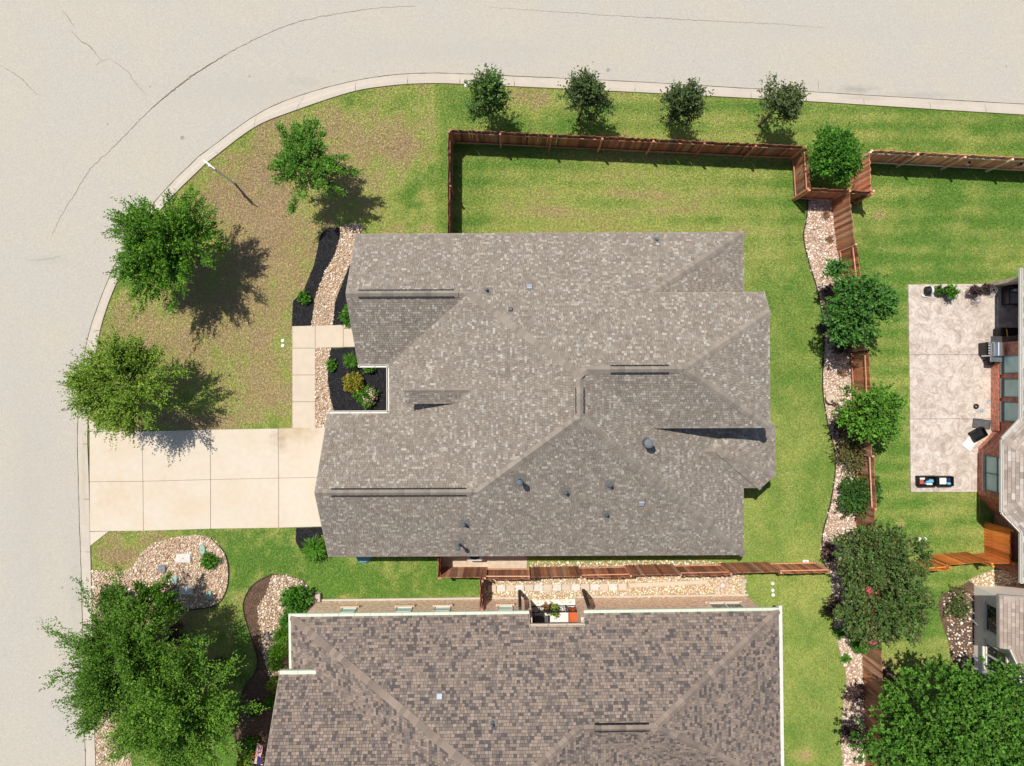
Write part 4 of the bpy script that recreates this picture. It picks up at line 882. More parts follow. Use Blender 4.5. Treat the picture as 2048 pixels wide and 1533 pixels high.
# ------------------------------------------------------------------ trees, shrubs and plants
def leaves(rg, O, D, Ls, per, ll, lw, cols, up=.55, spread=.10, tipcol=None, tipamt=.0, droop=0.0):
    # sprays: origins O (n,3), directions D (n,3), lengths Ls (n); `per` leaves along each spray
    n_ = len(O); t = (np.arange(per)[None]+rg.random((n_, per)))/per
    P = O[:, None]+D[:, None]*(t*Ls[:, None])[..., None]+rg.normal(0, 1, (n_, per, 3))*(spread*Ls[:, None, None]*(1.1-.6*t[..., None]))
    P[..., 2] -= droop*(t**2)*Ls[:, None]
    ax = D[:, None]*.7+rg.normal(0, .55, (n_, per, 3)); ax /= np.linalg.norm(ax, axis=2)[..., None]
    nn = np.array([0, 0, up])+D[:, None]*.15+rg.normal(0, .42, (n_, per, 3)); sd = np.cross(nn, ax); sd /= np.linalg.norm(sd, axis=2)[..., None]+1e-9
    l_ = ll*rg.uniform(.6, 1.25, (n_, per, 1)); w_ = lw*rg.uniform(.6, 1.25, (n_, per, 1))
    V_ = np.stack([P, P+ax*l_*.5+sd*w_, P+ax*l_, P+ax*l_*.5-sd*w_], 2).reshape(-1, 3)
    c = cols[rg.integers(0, len(cols), n_)][:, None]*rg.uniform(.58, 1.5, (n_, 1, 1))*rg.uniform(.75, 1.3, (n_, per, 1))
    if tipcol is not None: c = c*(1-tipamt*t[..., None]**2)+np.array(tipcol)*(tipamt*t[..., None]**2)
    c = np.repeat(np.broadcast_to(c, (n_, per, 3)).reshape(-1, 3), 4, 0)
    return V_, c
def crown_mesh(name, rg, c0, rad, nclump, nspray, per, spl, ll, lw, cols, shell=(.45, 1.0), cl=.34, up=.55, upb=.35, tipcol=None, tipamt=0, spread=.10, squash=1.0, cone=0.0, low=-.45, outl=1.0, droop=0.0, irr=.22, branchy=0.0):
    rx, ry, rz = rad
    d = rg.normal(size=(nclump, 3)); d /= np.linalg.norm(d, axis=1)[:, None]; d[:, 2] = np.where(d[:, 2] < low, -d[:, 2]*.5, d[:, 2])
    r_ = rg.uniform(shell[0], shell[1], nclump)**.6*(1+rg.normal(0, irr*.5, nclump))
    cc_ = d*r_[:, None]*np.array([rx, ry, rz])*(1-cl*.55)
    if cone:
        hgt = (cc_[:, 2]/rz+1)/2; cc_[:, :2] *= (1-cone*np.clip(hgt, 0, 1))[:, None]
    cs = rg.uniform(.65, 1.3, nclump)*cl*min(rx, ry)
    k_ = rg.integers(0, nclump, nspray); o = rg.normal(size=(nspray, 3)); o /= np.linalg.norm(o, axis=1)[:, None]; o *= (rg.random((nspray, 1))**.45)
    O = cc_[k_]+o*cs[k_][:, None]*np.array([1, 1, .8])
    if branchy:
        tt = rg.uniform(.30, 1.12, (nspray, 1))**.8; sg = branchy*min(rx, ry)*(1.15-.75*np.clip(tt, 0, 1))
        O = cc_[k_]*tt*1.08+rg.normal(0, 1, (nspray, 3))*sg*np.array([1, 1, .7])
        o = cc_[k_]/np.linalg.norm(cc_[k_], axis=1)[:, None]
    D = O/np.array([rx, ry, rz])*outl+o*.5+rg.normal(0, .35, (nspray, 3))+np.array([0, 0, upb]); D /= np.linalg.norm(D, axis=1)[:, None]
    Ls = spl*rg.uniform(.55, 1.35, nspray)
    V_, c = leaves(rg, O, D, Ls, per, ll, lw, cols, up, spread, tipcol, tipamt, droop)
    V_ = V_+np.array(c0); n_ = len(V_)//4
    return np_mesh(name, V_, np.arange(n_*4).reshape(n_, 4), np.clip(c, .003, .9)), cc_+np.array(c0)
def tree(name, label, base_px, height, crown_c, rad, seed, cols, trunk_r=.09, group=None, nlimb=9, **kw):
    rg = np.random.default_rng(seed); x, y = G(*base_px); t = thing(name, label, 'tree', (x, y, 0), group)
    me_, cc_ = crown_mesh('crown', rg, (x+crown_c[0], y+crown_c[1], crown_c[2]), rad, cols=np.array(cols), **kw)
    link('crown', me_, M['leaf'], t)
    mb = MB(); top = Vector((x+crown_c[0]*.8, y+crown_c[1]*.8, crown_c[2]+rad[2]*.25)); mid = Vector((x+crown_c[0]*.3+rg.normal(0, .05), y+crown_c[1]*.3+rg.normal(0, .05), crown_c[2]*.55))
    mb.tube([(x, y, -.05), (x, y, .12), mid, top], [trunk_r*1.5, trunk_r*1.05, trunk_r*.85, trunk_r*.35], 9); mb.build('trunk', M['bark'], t, smooth=True)
    for i in range(nlimb):
        e = Vector(cc_[rg.integers(0, len(cc_))]); s_ = mid.lerp(top, rg.uniform(.0, .8)); m_ = s_.lerp(e, .5)+Vector((0, 0, rg.uniform(-.1, .15)))
        mb = MB(); mb.tube([s_, m_, e], [trunk_r*.45, trunk_r*.3, trunk_r*.1], 6); mb.build('limb', M['bark'], t, smooth=True)
    return t
OAK = [(.070, .180, .014), (.096, .222, .018), (.050, .138, .012), (.130, .260, .024)]
OAKY = [(.120, .22, .02), (.15, .26, .026), (.088, .175, .017), (.20, .30, .038)]
LIME = [(.095, .25, .022), (.07, .19, .018), (.12, .28, .03), (.055, .15, .015)]
HOLLY = [(.085, .15, .042), (.066, .122, .034), (.115, .185, .055), (.09, .14, .05)]
ROUND = [(.07, .20, .02), (.055, .165, .016), (.095, .24, .03)]
MYRT = [(.072, .145, .032), (.06, .125, .028), (.09, .17, .04), (.12, .14, .045)]
BIGG = [(.052, .150, .016), (.042, .122, .014), (.075, .19, .022), (.10, .225, .028)]
oakkw = dict(nclump=70, nspray=2300, per=9, spl=.34, ll=.09, lw=.030, cl=.30, spread=.08, upb=.12, irr=.34, outl=1.0, branchy=.115, up=.95)
tree('oak_tree', 'dark green spiky oak overhanging the curved kerb, with the widest shadow on the dry grass', (399, 514), 5.5, (0, 0, 2.95), (2.65, 2.65, 1.75), 101, OAK, .12, 'young oaks on the front lawn', **{**oakkw, 'nspray': 5200, 'per': 11, 'nclump': 90, 'irr': .26, 'spl': .38, 'spread': .07})
tree('oak_tree', 'yellow-green feathery oak beside the driveway, overhanging the kerb', (322, 770), 5, (0, 0, 3.0), (2.65, 2.35, 1.75), 102, OAKY, .11, 'young oaks on the front lawn', **{**oakkw, 'spl': .55, 'per': 13, 'spread': .05, 'tipcol': (.24, .33, .05), 'tipamt': .5, 'nspray': 3000, 'irr': .2})
tree('oak_tree', 'bright green loose tree between the street sign and the grey roof', (648, 366), 4.5, (0, 0, 2.9), (1.75, 1.95, 1.6), 103, LIME, .09, 'young oaks on the front lawn', **{**oakkw, 'nspray': 2000, 'nclump': 48, 'tipcol': (.16, .27, .05), 'tipamt': .45, 'spl': .3})
tree('oak_tree', 'biggest feathery tree at lower left, reaching over the road', (352, 1250), 7, (0, 0, 4.4), (3.25, 3.4, 2.2), 104, [tuple(v*.82 for v in c) for c in OAK], .15, None, **{**oakkw, 'nspray': 6000, 'nclump': 90, 'spl': .55, 'per': 11, 'spread': .06, 'tipcol': (.14, .235, .035), 'tipamt': .45})
tree('oak_tree', 'feathery yellow-tipped tree right of the biggest one, at the bottom edge', (452, 1335), 7, (0, 0, 4.5), (2.8, 3.1, 2.1), 105, OAK, .14, None, **{**oakkw, 'nspray': 5200, 'nclump': 78, 'spl': .58, 'per': 11, 'spread': .05, 'tipcol': (.19, .30, .045), 'tipamt': .5})
tree('ornamental_tree', 'small dark green tree over the utility covers in the rock bed', (352, 1172), 3.4, (0, 0, 2.3), (1.35, 1.2, 1.1), 106, [tuple(v*.85 for v in c) for c in OAK], .07, None, **{**oakkw, 'nspray': 1500, 'nclump': 36, 'spl': .3})
hk = dict(up=.8, nclump=46, nspray=1000, per=10, spl=.46, ll=.095, lw=.04, cl=.36, spread=.075, upb=1.3, irr=.6, cone=.5, outl=.8, tipcol=(.14, .10, .05), tipamt=.3, low=-.8)
for i, (bx, by, h_, lab) in enumerate(((985, 234, 1.0, 'leftmost small dark tree of the row along the kerb, tallest tip over the road'), (1157, 240, 1.0, 'second small dark tree from the left in the kerbside row'), (1337, 247, .95, 'third small dark tree from the left in the kerbside row'), (1518, 252, .9, 'rightmost small dark tree of the kerbside row, most open crown'))):
    tree('kerbside_tree', lab, (bx, by), 4.6, ((-.08, .06, .1, .12)[i], (0, .05, -.05, .05)[i], 2.5*h_), ((.98, 1.04, .9, 1.08)[i]*h_, (.95, .9, 1.0, .95)[i]*h_, (2.0, 1.85, 1.95, 1.75)[i]*h_), 110+i*7, [tuple(v*k for v, k in zip(c, ((.9, 1.15, .8), (1, 1, 1), (.95, .95, .95), (1.12, 1.0, 1.05))[i])) for c in HOLLY], .06, 'row of small trees along the kerb', **{**hk, 'nspray': int(950*(1, .9, .85, .62)[i]), 'nclump': (44, 34, 40, 28)[i]})
tree('round_tree', 'round bright green tree in the fence nook near the road', (1628, 345), 3.4, (0, 0, 2.3), (1.22, 1.3, 1.15), 120, ROUND, .08, None, nclump=60, nspray=1700, per=9, spl=.2, ll=.085, lw=.038, cl=.34, upb=.3, irr=.12)
ek = dict(up=.9, nspray=1350, per=9, spl=.32, ll=.12, lw=.05, cl=.38, upb=.35, nclump=30, irr=.5, tipcol=(.16, .26, .05), tipamt=.3)
tree('bed_tree', 'green tree at the fence beside the dark pot, uppermost in the pale rock bed', (1647, 617), 4.4, (0, 0, 3.0), (1.42, 1.65, 1.3), 121, [(.055, .17, .03), (.075, .21, .035), (.042, .13, .022)], .08, 'trees along the rear fence', **ek)
tree('bed_tree', 'bright green tree at the fence beside the round clay pot', (1690, 824), 3.8, (0, 0, 2.5), (1.25, 1.22, 1.05), 122, LIME, .07, 'trees along the rear fence', **ek)
mk = dict(up=.9, nspray=1700, per=9, spl=.24, ll=.10, lw=.045, cl=.26, upb=.45, nclump=60, irr=.42, shell=(.6, 1.0), tipcol=(.20, .13, .06), tipamt=.2)
tree('myrtle_tree', 'dark green bronze-tipped tree over the fence corner at right', (1686, 1083), 4.6, (0, 0, 3.0), (1.95, 1.45, 1.35), 123, MYRT, .08, 'dark trees at the fence corner', **mk)
tree('myrtle_tree', 'dark bronze-tipped tree with a pink bloom just above the largest tree', (1692, 1172), 4.6, (0, 0, 3.1), (2.0, 1.6, 1.4), 124, MYRT, .08, 'dark trees at the fence corner', **mk)
tree('large_tree', 'largest glossy deep green tree filling the lower right corner', (1775, 1345), 8, (.5, -.5, 4.6), (3.75, 3.55, 2.4), 125, BIGG, .17, None, up=.9, nclump=130, nspray=6400, per=11, spl=.26, ll=.115, lw=.047, cl=.20, shell=(.65, 1.0), upb=.35, irr=.40, tipcol=(.15, .27, .04), tipamt=.3)
for px, py in ((1738, 1249), (1742, 1281), (1733, 1180)): 
    x, y = G(px, py, 3.6); rg = np.random.default_rng(px)
    d = rg.normal(size=(10, 3)); d /= np.linalg.norm(d, axis=1)[:, None]; d[:, 2] = abs(d[:, 2]); V_, c = leaves(rg, np.tile((x, y, 3.75), (10, 1)), d, np.full(10, .16), 8, .05, .03, np.array([(.62, .10, .16), (.70, .16, .22)]))
    o = link('blossom', np_mesh('blossom', V_, np.arange(len(V_)).reshape(-1, 4), c), M['leaf'])
    tag(o, {1738: 'larger pink blossom cluster on the dark bronze-tipped tree', 1742: 'small pink blossom near the fence below the larger cluster', 1733: 'tiny pink blossom in the upper dark tree'}[px], 'flower')
def shrub(name, label, px, py, r, h, cols, seed, z0=.03, n_=420, spl=.14, ll=.07, lw=.03, grp=None, rr=None, **kw):
    rg = np.random.default_rng(seed); x, y = G(px, py, h*.6); t = thing(name, label, 'shrub', (x, y, 0), grp)
    me_, cc_ = crown_mesh('foliage', rg, (x, y, z0+h*.5), (r, rr or r, h*.5), nclump=kw.pop('nclump', 26), nspray=n_, per=kw.pop('per', 7), spl=spl, ll=ll, lw=lw, cols=np.array(cols), cl=kw.pop('cl', .42), irr=kw.pop('irr', .15), **kw)
    link('foliage', me_, M['leaf'], t)
    mb = MB()
    for i in range(4):
        a = i*1.57+.4; mb.tube([(x, y, 0), (x+math.cos(a)*r*.5, y+math.sin(a)*r*.5, z0+h*.5)], [.02, .008], 5)
    mb.build('stems', M['bark'], t); return t
def tuft(name, label, px, py, r, h, cols, seed, n_=260, w_=.012, cat='plant', tip=None):
    rg = np.random.default_rng(seed); x, y = G(px, py, h*.4); t = thing(name, label, cat, (x, y, 0))
    a = rg.uniform(0, 2*np.pi, n_); L_ = r*rg.uniform(.5, 1.1, n_); hh = h*rg.uniform(.6, 1.1, n_); o = rg.normal(0, r*.14, (n_, 2)); seg_ = []
    ca_, sa_ = np.cos(a), np.sin(a); V_ = []; cols = np.array(cols); c = cols[rg.integers(0, len(cols), n_)]*rg.uniform(.75, 1.25, (n_, 1))
    pts = [np.stack([x+o[:, 0]+ca_*L_*q_, y+o[:, 1]+sa_*L_*q_, .03+hh*z_], 1) for q_, z_ in ((0, 0), (.35, .75), (.75, .95), (1.0, .72))]
    s_ = np.stack([-sa_, ca_, np.zeros(n_)], 1)*w_
    for i in range(3):
        k0 = (1, 1, .7)[i]; k1 = (1, .7, .1)[i]; V_.append(np.stack([pts[i]-s_*k0, pts[i]+s_*k0, pts[i+1]+s_*k1, pts[i+1]-s_*k1], 1))
    V_ = np.concatenate(V_).reshape(-1, 3); me_ = np_mesh('blades', V_, np.arange(len(V_)).reshape(-1, 4), np.repeat(np.tile(c, (3, 1)), 4, 0))
    link('blades', me_, M['leaf'], t); return t
DRK = [(.03, .075, .015), (.04, .09, .02)]; BURG = [(.085, .045, .05), (.11, .06, .06), (.06, .045, .035)]; CHART = [(.20, .30, .03), (.16, .26, .03)]
shrub('lime_shrub', 'small lime green shrub in the left black mulch strip', 608, 595, .24, .35, LIME, 201, n_=160, nclump=12)
shrub('flowering_shrub', 'green shrub with white flecks tucked under the upper grey eave', 697, 630, .36, .5, LIME, 202, rr=.5, n_=260)
shrub('orange_shrub', 'round yellow-orange shrub in the courtyard mulch', 706, 766, .50, .75, [(.30, .26, .03), (.36, .20, .03), (.20, .26, .03), (.28, .30, .04)], 203, n_=700, spl=.1, ll=.06, lw=.028)
shrub('green_shrub', 'green middle shrub between the orange and the pink-flowered ones', 722, 787, .36, .5, LIME, 204, n_=360)
t = shrub('pink_shrub', 'shrub covered in pale pink flowers, lowest in the courtyard bed', 735, 794, .42, .5, LIME, 205, n_=380)
rg = np.random.default_rng(77); x, y = G(735, 794, .45); a = rg.uniform(0, 6.28, 150); r_ = .44*np.sqrt(rg.uniform(.12, 1, 150)); Vb, Fb = ico()
Vv = Vb[None]*rg.uniform(.02, .04, (150, 1, 1))*np.array([1, 1, .6])+np.stack([x+r_*np.cos(a), y+r_*np.sin(a), .60-.35*(r_/.44)**2+rg.normal(0, .02, 150)], 1)[:, None]
link('blooms', np_mesh('blooms', Vv.reshape(-1, 3), (Fb[None]+12*np.arange(150)[:, None, None]).reshape(-1, 3), np.repeat(np.array([(.80, .50, .46), (.85, .66, .60), (.75, .42, .36)])[rg.integers(0, 3, 150)], 12, 0)), M['stones'], t)
shrub('leafy_shrub', 'small green leafy plant below the upper courtyard gutter', 738, 736, .24, .35, LIME, 206, n_=150, nclump=10)
tuft('grass_clump', 'spiky green grass clump at the corner of the upper grey gable', 704, 722, .42, .55, LIME, 207, 220)
shrub('leafy_shrub', 'tiny green plant at the edge of pebbles and black mulch', 661, 732, .19, .25, LIME, 208, n_=110, nclump=8)
tuft('fern_clump', 'bright green ferny clump at the lower garage corner', 630, 1097, .62, .7, LIME, 209, 420, .02)
shrub('lime_shrub', 'sliver of yellow-green shrub against the lower garage eave', 652, 1082, .22, .4, CHART, 210, n_=120, nclump=9)
shrub('leafy_shrub', 'small round green shrub right of the white utility lid', 419, 1122, .40, .4, LIME, 211, n_=260)
shrub('dark_shrub', 'dense dark green spiky shrub by the kerb in the rock bed', 222, 1198, .62, 1.1, DRK, 212, n_=900, upb=.7, nclump=30)
shrub('burgundy_shrub', 'dark burgundy shrub in the tree shade, upper of the two', 347, 1268, .55, .9, BURG, 213, n_=357)
shrub('burgundy_shrub', 'dark burgundy shrub in the tree shade, lower of the two', 432, 1345, .6, .9, BURG, 214, n_=357)
shrub('dark_shrub', 'glossy dark green shrub in the rocks near the hose', 592, 1200, .68, .9, ROUND, 215, n_=800, ll=.09, lw=.045)
shrub('green_shrub', 'upper green shrub against the left gutter of the brown roof', 574, 1240, .35, .8, ROUND, 216, n_=300)
tuft('grass_clump', 'dark feathery clump left of the brown roof, upper one', 568, 1268, .5, .8, OAK, 217, 420, .014); tuft('grass_clump', 'dark feathery clump left of the brown roof, lower one', 560, 1300, .5, .8, OAK, 218, 420, .014)
shrub('ball_shrub', 'clipped yellow-green ball shrub beside the brown roof step', 553, 1327, .38, .8, [(.12, .24, .03), (.10, .20, .025)], 219, n_=900, spl=.07, ll=.04, lw=.02, irr=.03)
shrub('ball_shrub', 'clipped yellow-green shrub below the step in the brown roof', 549, 1371, .36, .8, CHART, 220, n_=800, spl=.07, ll=.04, lw=.02, irr=.03)
shrub('leafy_shrub', 'low green plant in the shaded brown mulch', 508, 1418, .32, .4, DRK, 221, n_=200); shrub('leafy_shrub', 'green shrub at the shaded edge of the brown roof', 546, 1405, .3, .7, LIME, 222, n_=260); shrub('orange_shrub', 'yellowish shrub beside the flag at the bottom edge', 490, 1528, .55, .6, CHART, 223, n_=420); shrub('leafy_shrub', 'green plant just above the flag', 505, 1490, .4, .4, LIME, 224, n_=220)
shrub('bronze_shrub', 'bronze speckled shrub at the fence between the bright tree and the green shrub', 1712, 908, 1.0, 1.3, [(.10, .14, .035), (.14, .15, .045), (.20, .14, .06)], 225, n_=900, tipcol=(.30, .22, .12), tipamt=.4)
shrub('green_shrub', 'rounded green shrub at the fence above the dark bronze-tipped trees', 1722, 990, 1.08, 1.4, [(.05, .12, .025), (.07, .15, .03)], 226, n_=1100, ll=.09, lw=.045)
shrub('green_shrub', 'round green shrub on the rocks left of the brown fence, low on the right', 1719, 1286, .48, .8, ROUND, 227, n_=500)
shrub('leafy_shrub', 'small green weed at the edge of the pale rocks, upper one', 1677, 1266, .2, .2, LIME, 228, n_=80, nclump=6); shrub('leafy_shrub', 'small green weed at the edge of the pale rocks, lower one', 1691, 1320, .18, .2, LIME, 229, n_=80, nclump=6)
shrub('burgundy_shrub', 'purple black twiggy shrub under the uppermost bed tree', 1664, 585, .4, .5, BURG, 230, n_=132); shrub('burgundy_shrub', 'purple black shrub on the rocks below the dark pot', 1680, 690, .45, .5, BURG, 231, n_=143, rr=.6); shrub('burgundy_shrub', 'purple black shrub left of the bright green tree', 1678, 850, .4, .5, BURG, 232, n_=121, rr=.6)
shrub('burgundy_shrub', 'purple black shrub in the shade of the upper dark tree', 1658, 1105, .4, .6, BURG, 233, n_=143); shrub('burgundy_shrub', 'purple black shrub in the shade of the lower dark tree', 1668, 1212, .45, .6, BURG, 234, n_=143); shrub('burgundy_shrub', 'purple black shrub at the left foot of the largest tree, upper one', 1708, 1385, .5, .6, BURG, 235, n_=165); shrub('burgundy_shrub', 'purple black shrub at the left foot of the largest tree, lower one', 1705, 1465, .55, .6, BURG, 236, n_=165)
for i, (px, py, lab) in enumerate(((1652, 430, 'uppermost'), (1659, 479, 'second'), (1685, 746, 'lowest'))):
    tuft('dry_tuft', 'dry brown grass tuft on the pale rocks, %s of three' % lab, px, py, .24, .2, [(.30, .17, .10), (.22, .12, .07)], 240+i, 70, .012)
shrub('weedy_shrub', 'weedy green growth beside the white stucco house', 1915, 1205, .55, .5, [(.08, .13, .03), (.12, .15, .05)], 245, n_=260, rr=.9)
# ------------------------------------------------------------------ small things
def disc(name, label, px, py, r, h, m, cat, grp=None, z=0.0, rim=None):
    x, y = G(px, py); t = thing(name, label, cat, (x, y, 0), grp); mb = MB(); mb.lathe([(r, z-.02), (r, z+h*.8), (r*.93, z+h)], x, y, 20); mb.build('lid', M[m], t)
    mb = MB(); mb.lathe([(r*1.16, z-.02), (r*1.16, z+h*.45)], x, y, 20); mb.build('rim', M[rim or m], t); return t
CAPS = [(566, 682, 'upper white round cap in the dry grass by the walkway'), (566, 692, 'lower white round cap in the dry grass by the walkway'), (1838, 1078, 'left white cap of the pair in the grass below the patio'), (1849, 1078, 'right white cap of the pair in the grass below the patio'), (1545, 1167, 'uppermost of three white caps right of the brown roof'), (1545, 1181, 'middle of three white caps right of the brown roof'), (1546, 1190, 'lowest of three white caps right of the brown roof'), (932, 172, 'tiny white cap at the kerb left of the tree row')]
for px, py, lab in CAPS: disc('cleanout_cap', lab, px, py, .075, .07, 'white', 'cap', 'white cleanout caps in the grass')
def lid(label, px, py, w_, d_, m, name='utility_cover', h=.16, cat='utility cover', rz=0, oct_=False):
    x, y = G(px, py); t = thing(name, label, cat, (x, y, 0)); c, s_ = math.cos(rz), math.sin(rz)
    def ring_(k):
        pts = [(-1, -1), (1, -1), (1, 1), (-1, 1)] if not oct_ else [(-.6, -1), (.6, -1), (1, -.6), (1, .6), (.6, 1), (-.6, 1), (-1, .6), (-1, -.6)]
        return [(x+(a*w_*k*c-b_*d_*k*s_)/2, y+(a*w_*k*s_+b_*d_*k*c)/2) for a, b_ in pts]
    mb = MB(); mb.prism(ring_(1.0), -.02, h*.7); mb.build('box_body', M[m], t, .01)
    mb = MB(); mb.prism(ring_(.93), h*.7+.002, h); lo = mb.build('lid', M[m], t, .012)
    mb = MB(); mb.box(x-.03, y-.012, h+.001, x+.03, y+.012, h+.006); mb.build('pull_slot', M['black'], lo); return t
lid('large pale concrete utility lid in the rock bed', 369, 1116, .74, .44, 'concretelid'); lid('dark grey rounded utility cover in the rock bed', 326, 1138, .40, .34, 'utilgrey', oct_=True); lid('pale green oval utility cover, uppermost in the rock bed', 407, 1099, .28, .42, 'utilgreen', oct_=True)
lid('pale green rounded cover at the edge of the small dark tree', 351, 1159, .36, .34, 'utilgreen', oct_=True); lid('grey metal utility lid in the shadow of the small dark tree', 374, 1180, .66, .42, 'concretelid'); lid('pale green tilted utility cover at the right end of the rock bed', 420, 1190, .26, .42, 'utilgreen', rz=.1); lid('white flat lid at the foot of the alternating fence, far end', 1611, 1123, .3, .14, 'white', h=.06)
disc('teal_lid', 'round teal tank lid half under the lower grey eave', 729, 1108, .385, .28, 'teal', 'tank lid')
# air conditioner beside the grey house
x, y = G(951, 1100); t = thing('air_conditioner', 'grey air conditioner half hidden under the lower grey eave', 'air conditioner', (x, y, 0))
mb = MB(); mb.box(x-.36, y-.36, .08, x+.36, y+.36, .80); mb.build('cabinet', M['concretelid'], t, .03); mb = MB(); mb.lathe([(.29, .802), (.29, .815)], x, y, 20); mb.build('fan_grille', M['black'], t); mb = MB(); mb.box(x-.42, y-.42, -.02, x+.42, y+.42, .075); mb.build('pad', M['kerb'], t)
for k in range(6):
    mb = MB(); mb.obox((x+.28*math.cos(k*math.pi/6), y+.28*math.sin(k*math.pi/6), .826), (x-.28*math.cos(k*math.pi/6), y-.28*math.sin(k*math.pi/6), .826), .012, .01); mb.build('grille_bar', M['metal'], t)
# street sign at the bend
x, y = G(471, 369); t = thing('street_sign', 'slim grey street sign post with white plates at the bend of the kerb', 'sign', (x, y, 0))
mb = MB(); mb.tube([(x, y, -.1), (x, y, 2.95)], .05, 8); mb.build('post', M['signpost'], t)
d = Vector((x, y)).normalized(); sd = Vector((d.x, d.y))
mb = MB(); mb.obox((x-sd.x*.03+sd.y*.04, y-sd.y*.03-sd.x*.04, 2.55), (x+sd.x*.42+sd.y*.04, y+sd.y*.42-sd.x*.04, 2.55), .05, .62); mb.build('plate', M['white'], t)
mb = MB(); mb.obox((x+.02*sd.y-.31*sd.x, y-.02*sd.x-.31*sd.y, 2.9), (x+.02*sd.y+.31*sd.x, y-.02*sd.x+.31*sd.y, 2.9), .05, .16); mb.build('plate', M['white'], t)
mb = MB(); mb.tube([(x, y, -.05), (x, y, .22)], .05, 8); mb.build('anchor_sleeve', M['black'], t)
# stepping stones and stone ring of the side yard
for i in range(15):
    px = 984+i*18.6; py = 1176-.012*(px-984)*1.0; x, y = G(px, py); mb = MB(); s_ = .205; a = R.uniform(-.04, .04)
    mb.prism([(x+(u_*math.cos(a)-v_*math.sin(a))*s_, y+(u_*math.sin(a)+v_*math.cos(a))*s_*.8) for u_, v_ in ((-1, -1), (1, -1), (1, 1), (-1, 1))], 0, .12)
    o = mb.build('stepping_stone', M[('walk', 'utilstone', 'concretelid')[i % 3] if 'utilstone' in M else ('walk', 'concretelid')[i % 2]], None, .012)
    tag(o, 'square stepping stone in the golden rocks, number %s from the left' % ('one two three four five six seven eight nine ten eleven twelve thirteen fourteen fifteen'.split()[i]), 'paver', 'stepping stones in the side yard')
mb = MB(); mb.prism(GL([(1258, 1166), (1415, 1159), (1415, 1167), (1258, 1175)]), 0, .115); tag(mb.build('concrete_strip', M['walk'], None, .01), kind='structure')
x, y = G(1445, 1171); t = thing('stone_ring', 'round ring of pinkish stones at the right end of the side yard', 'stone ring', (x, y, 0))
for ring_r, n_, s_ in ((.22, 7, .09), (.40, 12, .10)):
    for i in range(n_):
        a = 2*math.pi*i/n_; mb = MB(); mb.lathe([(s_, .02), (s_*.95, .09), (s_*.6, .11)], x+ring_r*math.cos(a), y+ring_r*math.sin(a), 6); mb.build('stone', M[('sillbrick', 'tan', 'walk')[i % 3]], t)
mb = MB(); mb.lathe([(.13, .02), (.13, .1), (.07, .14)], x, y, 12); mb.build('hub_stone', M['concretelid'], t)
for i, (px, py) in enumerate(((1478, 1146), (1485, 1160), (1490, 1163), (1487, 1178))):
    pass
mb = MB(); mb.prism(GL([(1484, 1158), (1492, 1158), (1492, 1166), (1487, 1166), (1487, 1186), (1481, 1186)]), 0, .12); tag(mb.build('edging_blocks', M['kerb'], None, .01), 'pale concrete edging at the right end of the golden rock strip', 'edging')
mb = MB(); mb.box(*G(634, 1184), 0, *G(641, 1201), .25)
x, y = G(638, 1193); mb = MB(); mb.box(x-.12, y-.2, 0, x+.12, y+.2, .28); tag(mb.build('block', M['kerb'], None, .015), 'pale concrete block at the tip of the rock bed near the hose', 'block')
# wall box and hose at the brown-roofed house
x, y = G(643, 1212); t = thing('meter_box', 'small white box on the tan brick wall left of the hose', 'meter box', (x, y, 0)); mb = MB(); mb.box(x-.13, y-.1, .0, x+.13, y+.12, .5); mb.build('box_body', M['white'], t, .02); mb = MB(); mb.box(x-.1, y-.08, .503, x+.1, y+.09, .53); mb.build('lid', M['white'], t, .01)
x, y = G(666, 1209); t = thing('garden_hose', 'coiled black garden hose against the tan brick wall', 'hose', (x, y, 0))
for k, rr_ in enumerate((.16, .20, .24)):
    mb = MB(); mb.tube([(x+rr_*1.3*math.cos(a), y+rr_*.6*math.sin(a), .06+.05*k+.02*math.sin(a*3)) for a in np.linspace(0, 6.4, 24)], .022, 6); mb.build('coil', M['blackgloss'], t, smooth=True)
mb = MB(); mb.tube([(x+.3, y, .2), (x+.42, y+.08, .4), (x+.38, y+.1, .6)], .02, 6); mb.tube([(x-.3, y, .1), (x-.42, y+.12, .1), (x-.36, y+.2, .05)], .02, 6); mb.build('hose_end', M['blackgloss'], t)
x, y = G(573, 1218); t = lid('pale blue box at the upper left corner of the brown roof', 574, 1236, .3, .3, 'bluecloth', 'storage_box', .4, 'box')
# porch furniture in the courtyard notch
x, y = G(1152, 1229, .5); t = thing('porch_table', 'orange-red draped square table in the roof notch', 'table', (x, y-.15, 0)); mb = MB(); mb.box(x-.34, y-.5, .06, x+.34, y+.22, .74); mb.build('cover', M['cloth_orange'], t, .04)
mb = MB(); mb.box(x-.3, y-.45, .742, x+.3, y+.17, .76); mb.build('table_top', M['cloth_orange'], t, .008)
x, y = G(1084, 1240, .4); t = thing('porch_bench', 'dark bench in the shade at the left of the roof notch', 'bench', (x, y, 0)); mb = MB(); mb.box(x-.35, y-.5, .38, x+.3, y+.2, .45); mb.build('seat', M['slate'], t, .01); mb = MB(); mb.box(x-.40, y-.5, .05, x-.355, y+.2, .9); mb.build('backrest', M['slate'], t, .01)
shrub('porch_plant', 'small yellow-green plant on the white porch floor', 1108, 1221, .2, .5, CHART, 250, n_=110, nclump=8); shrub('porch_plant', 'reddish plant behind the scroll railing', 1095, 1216, .16, .6, [(.25, .08, .05), (.12, .14, .03)], 251, n_=90, nclump=8)
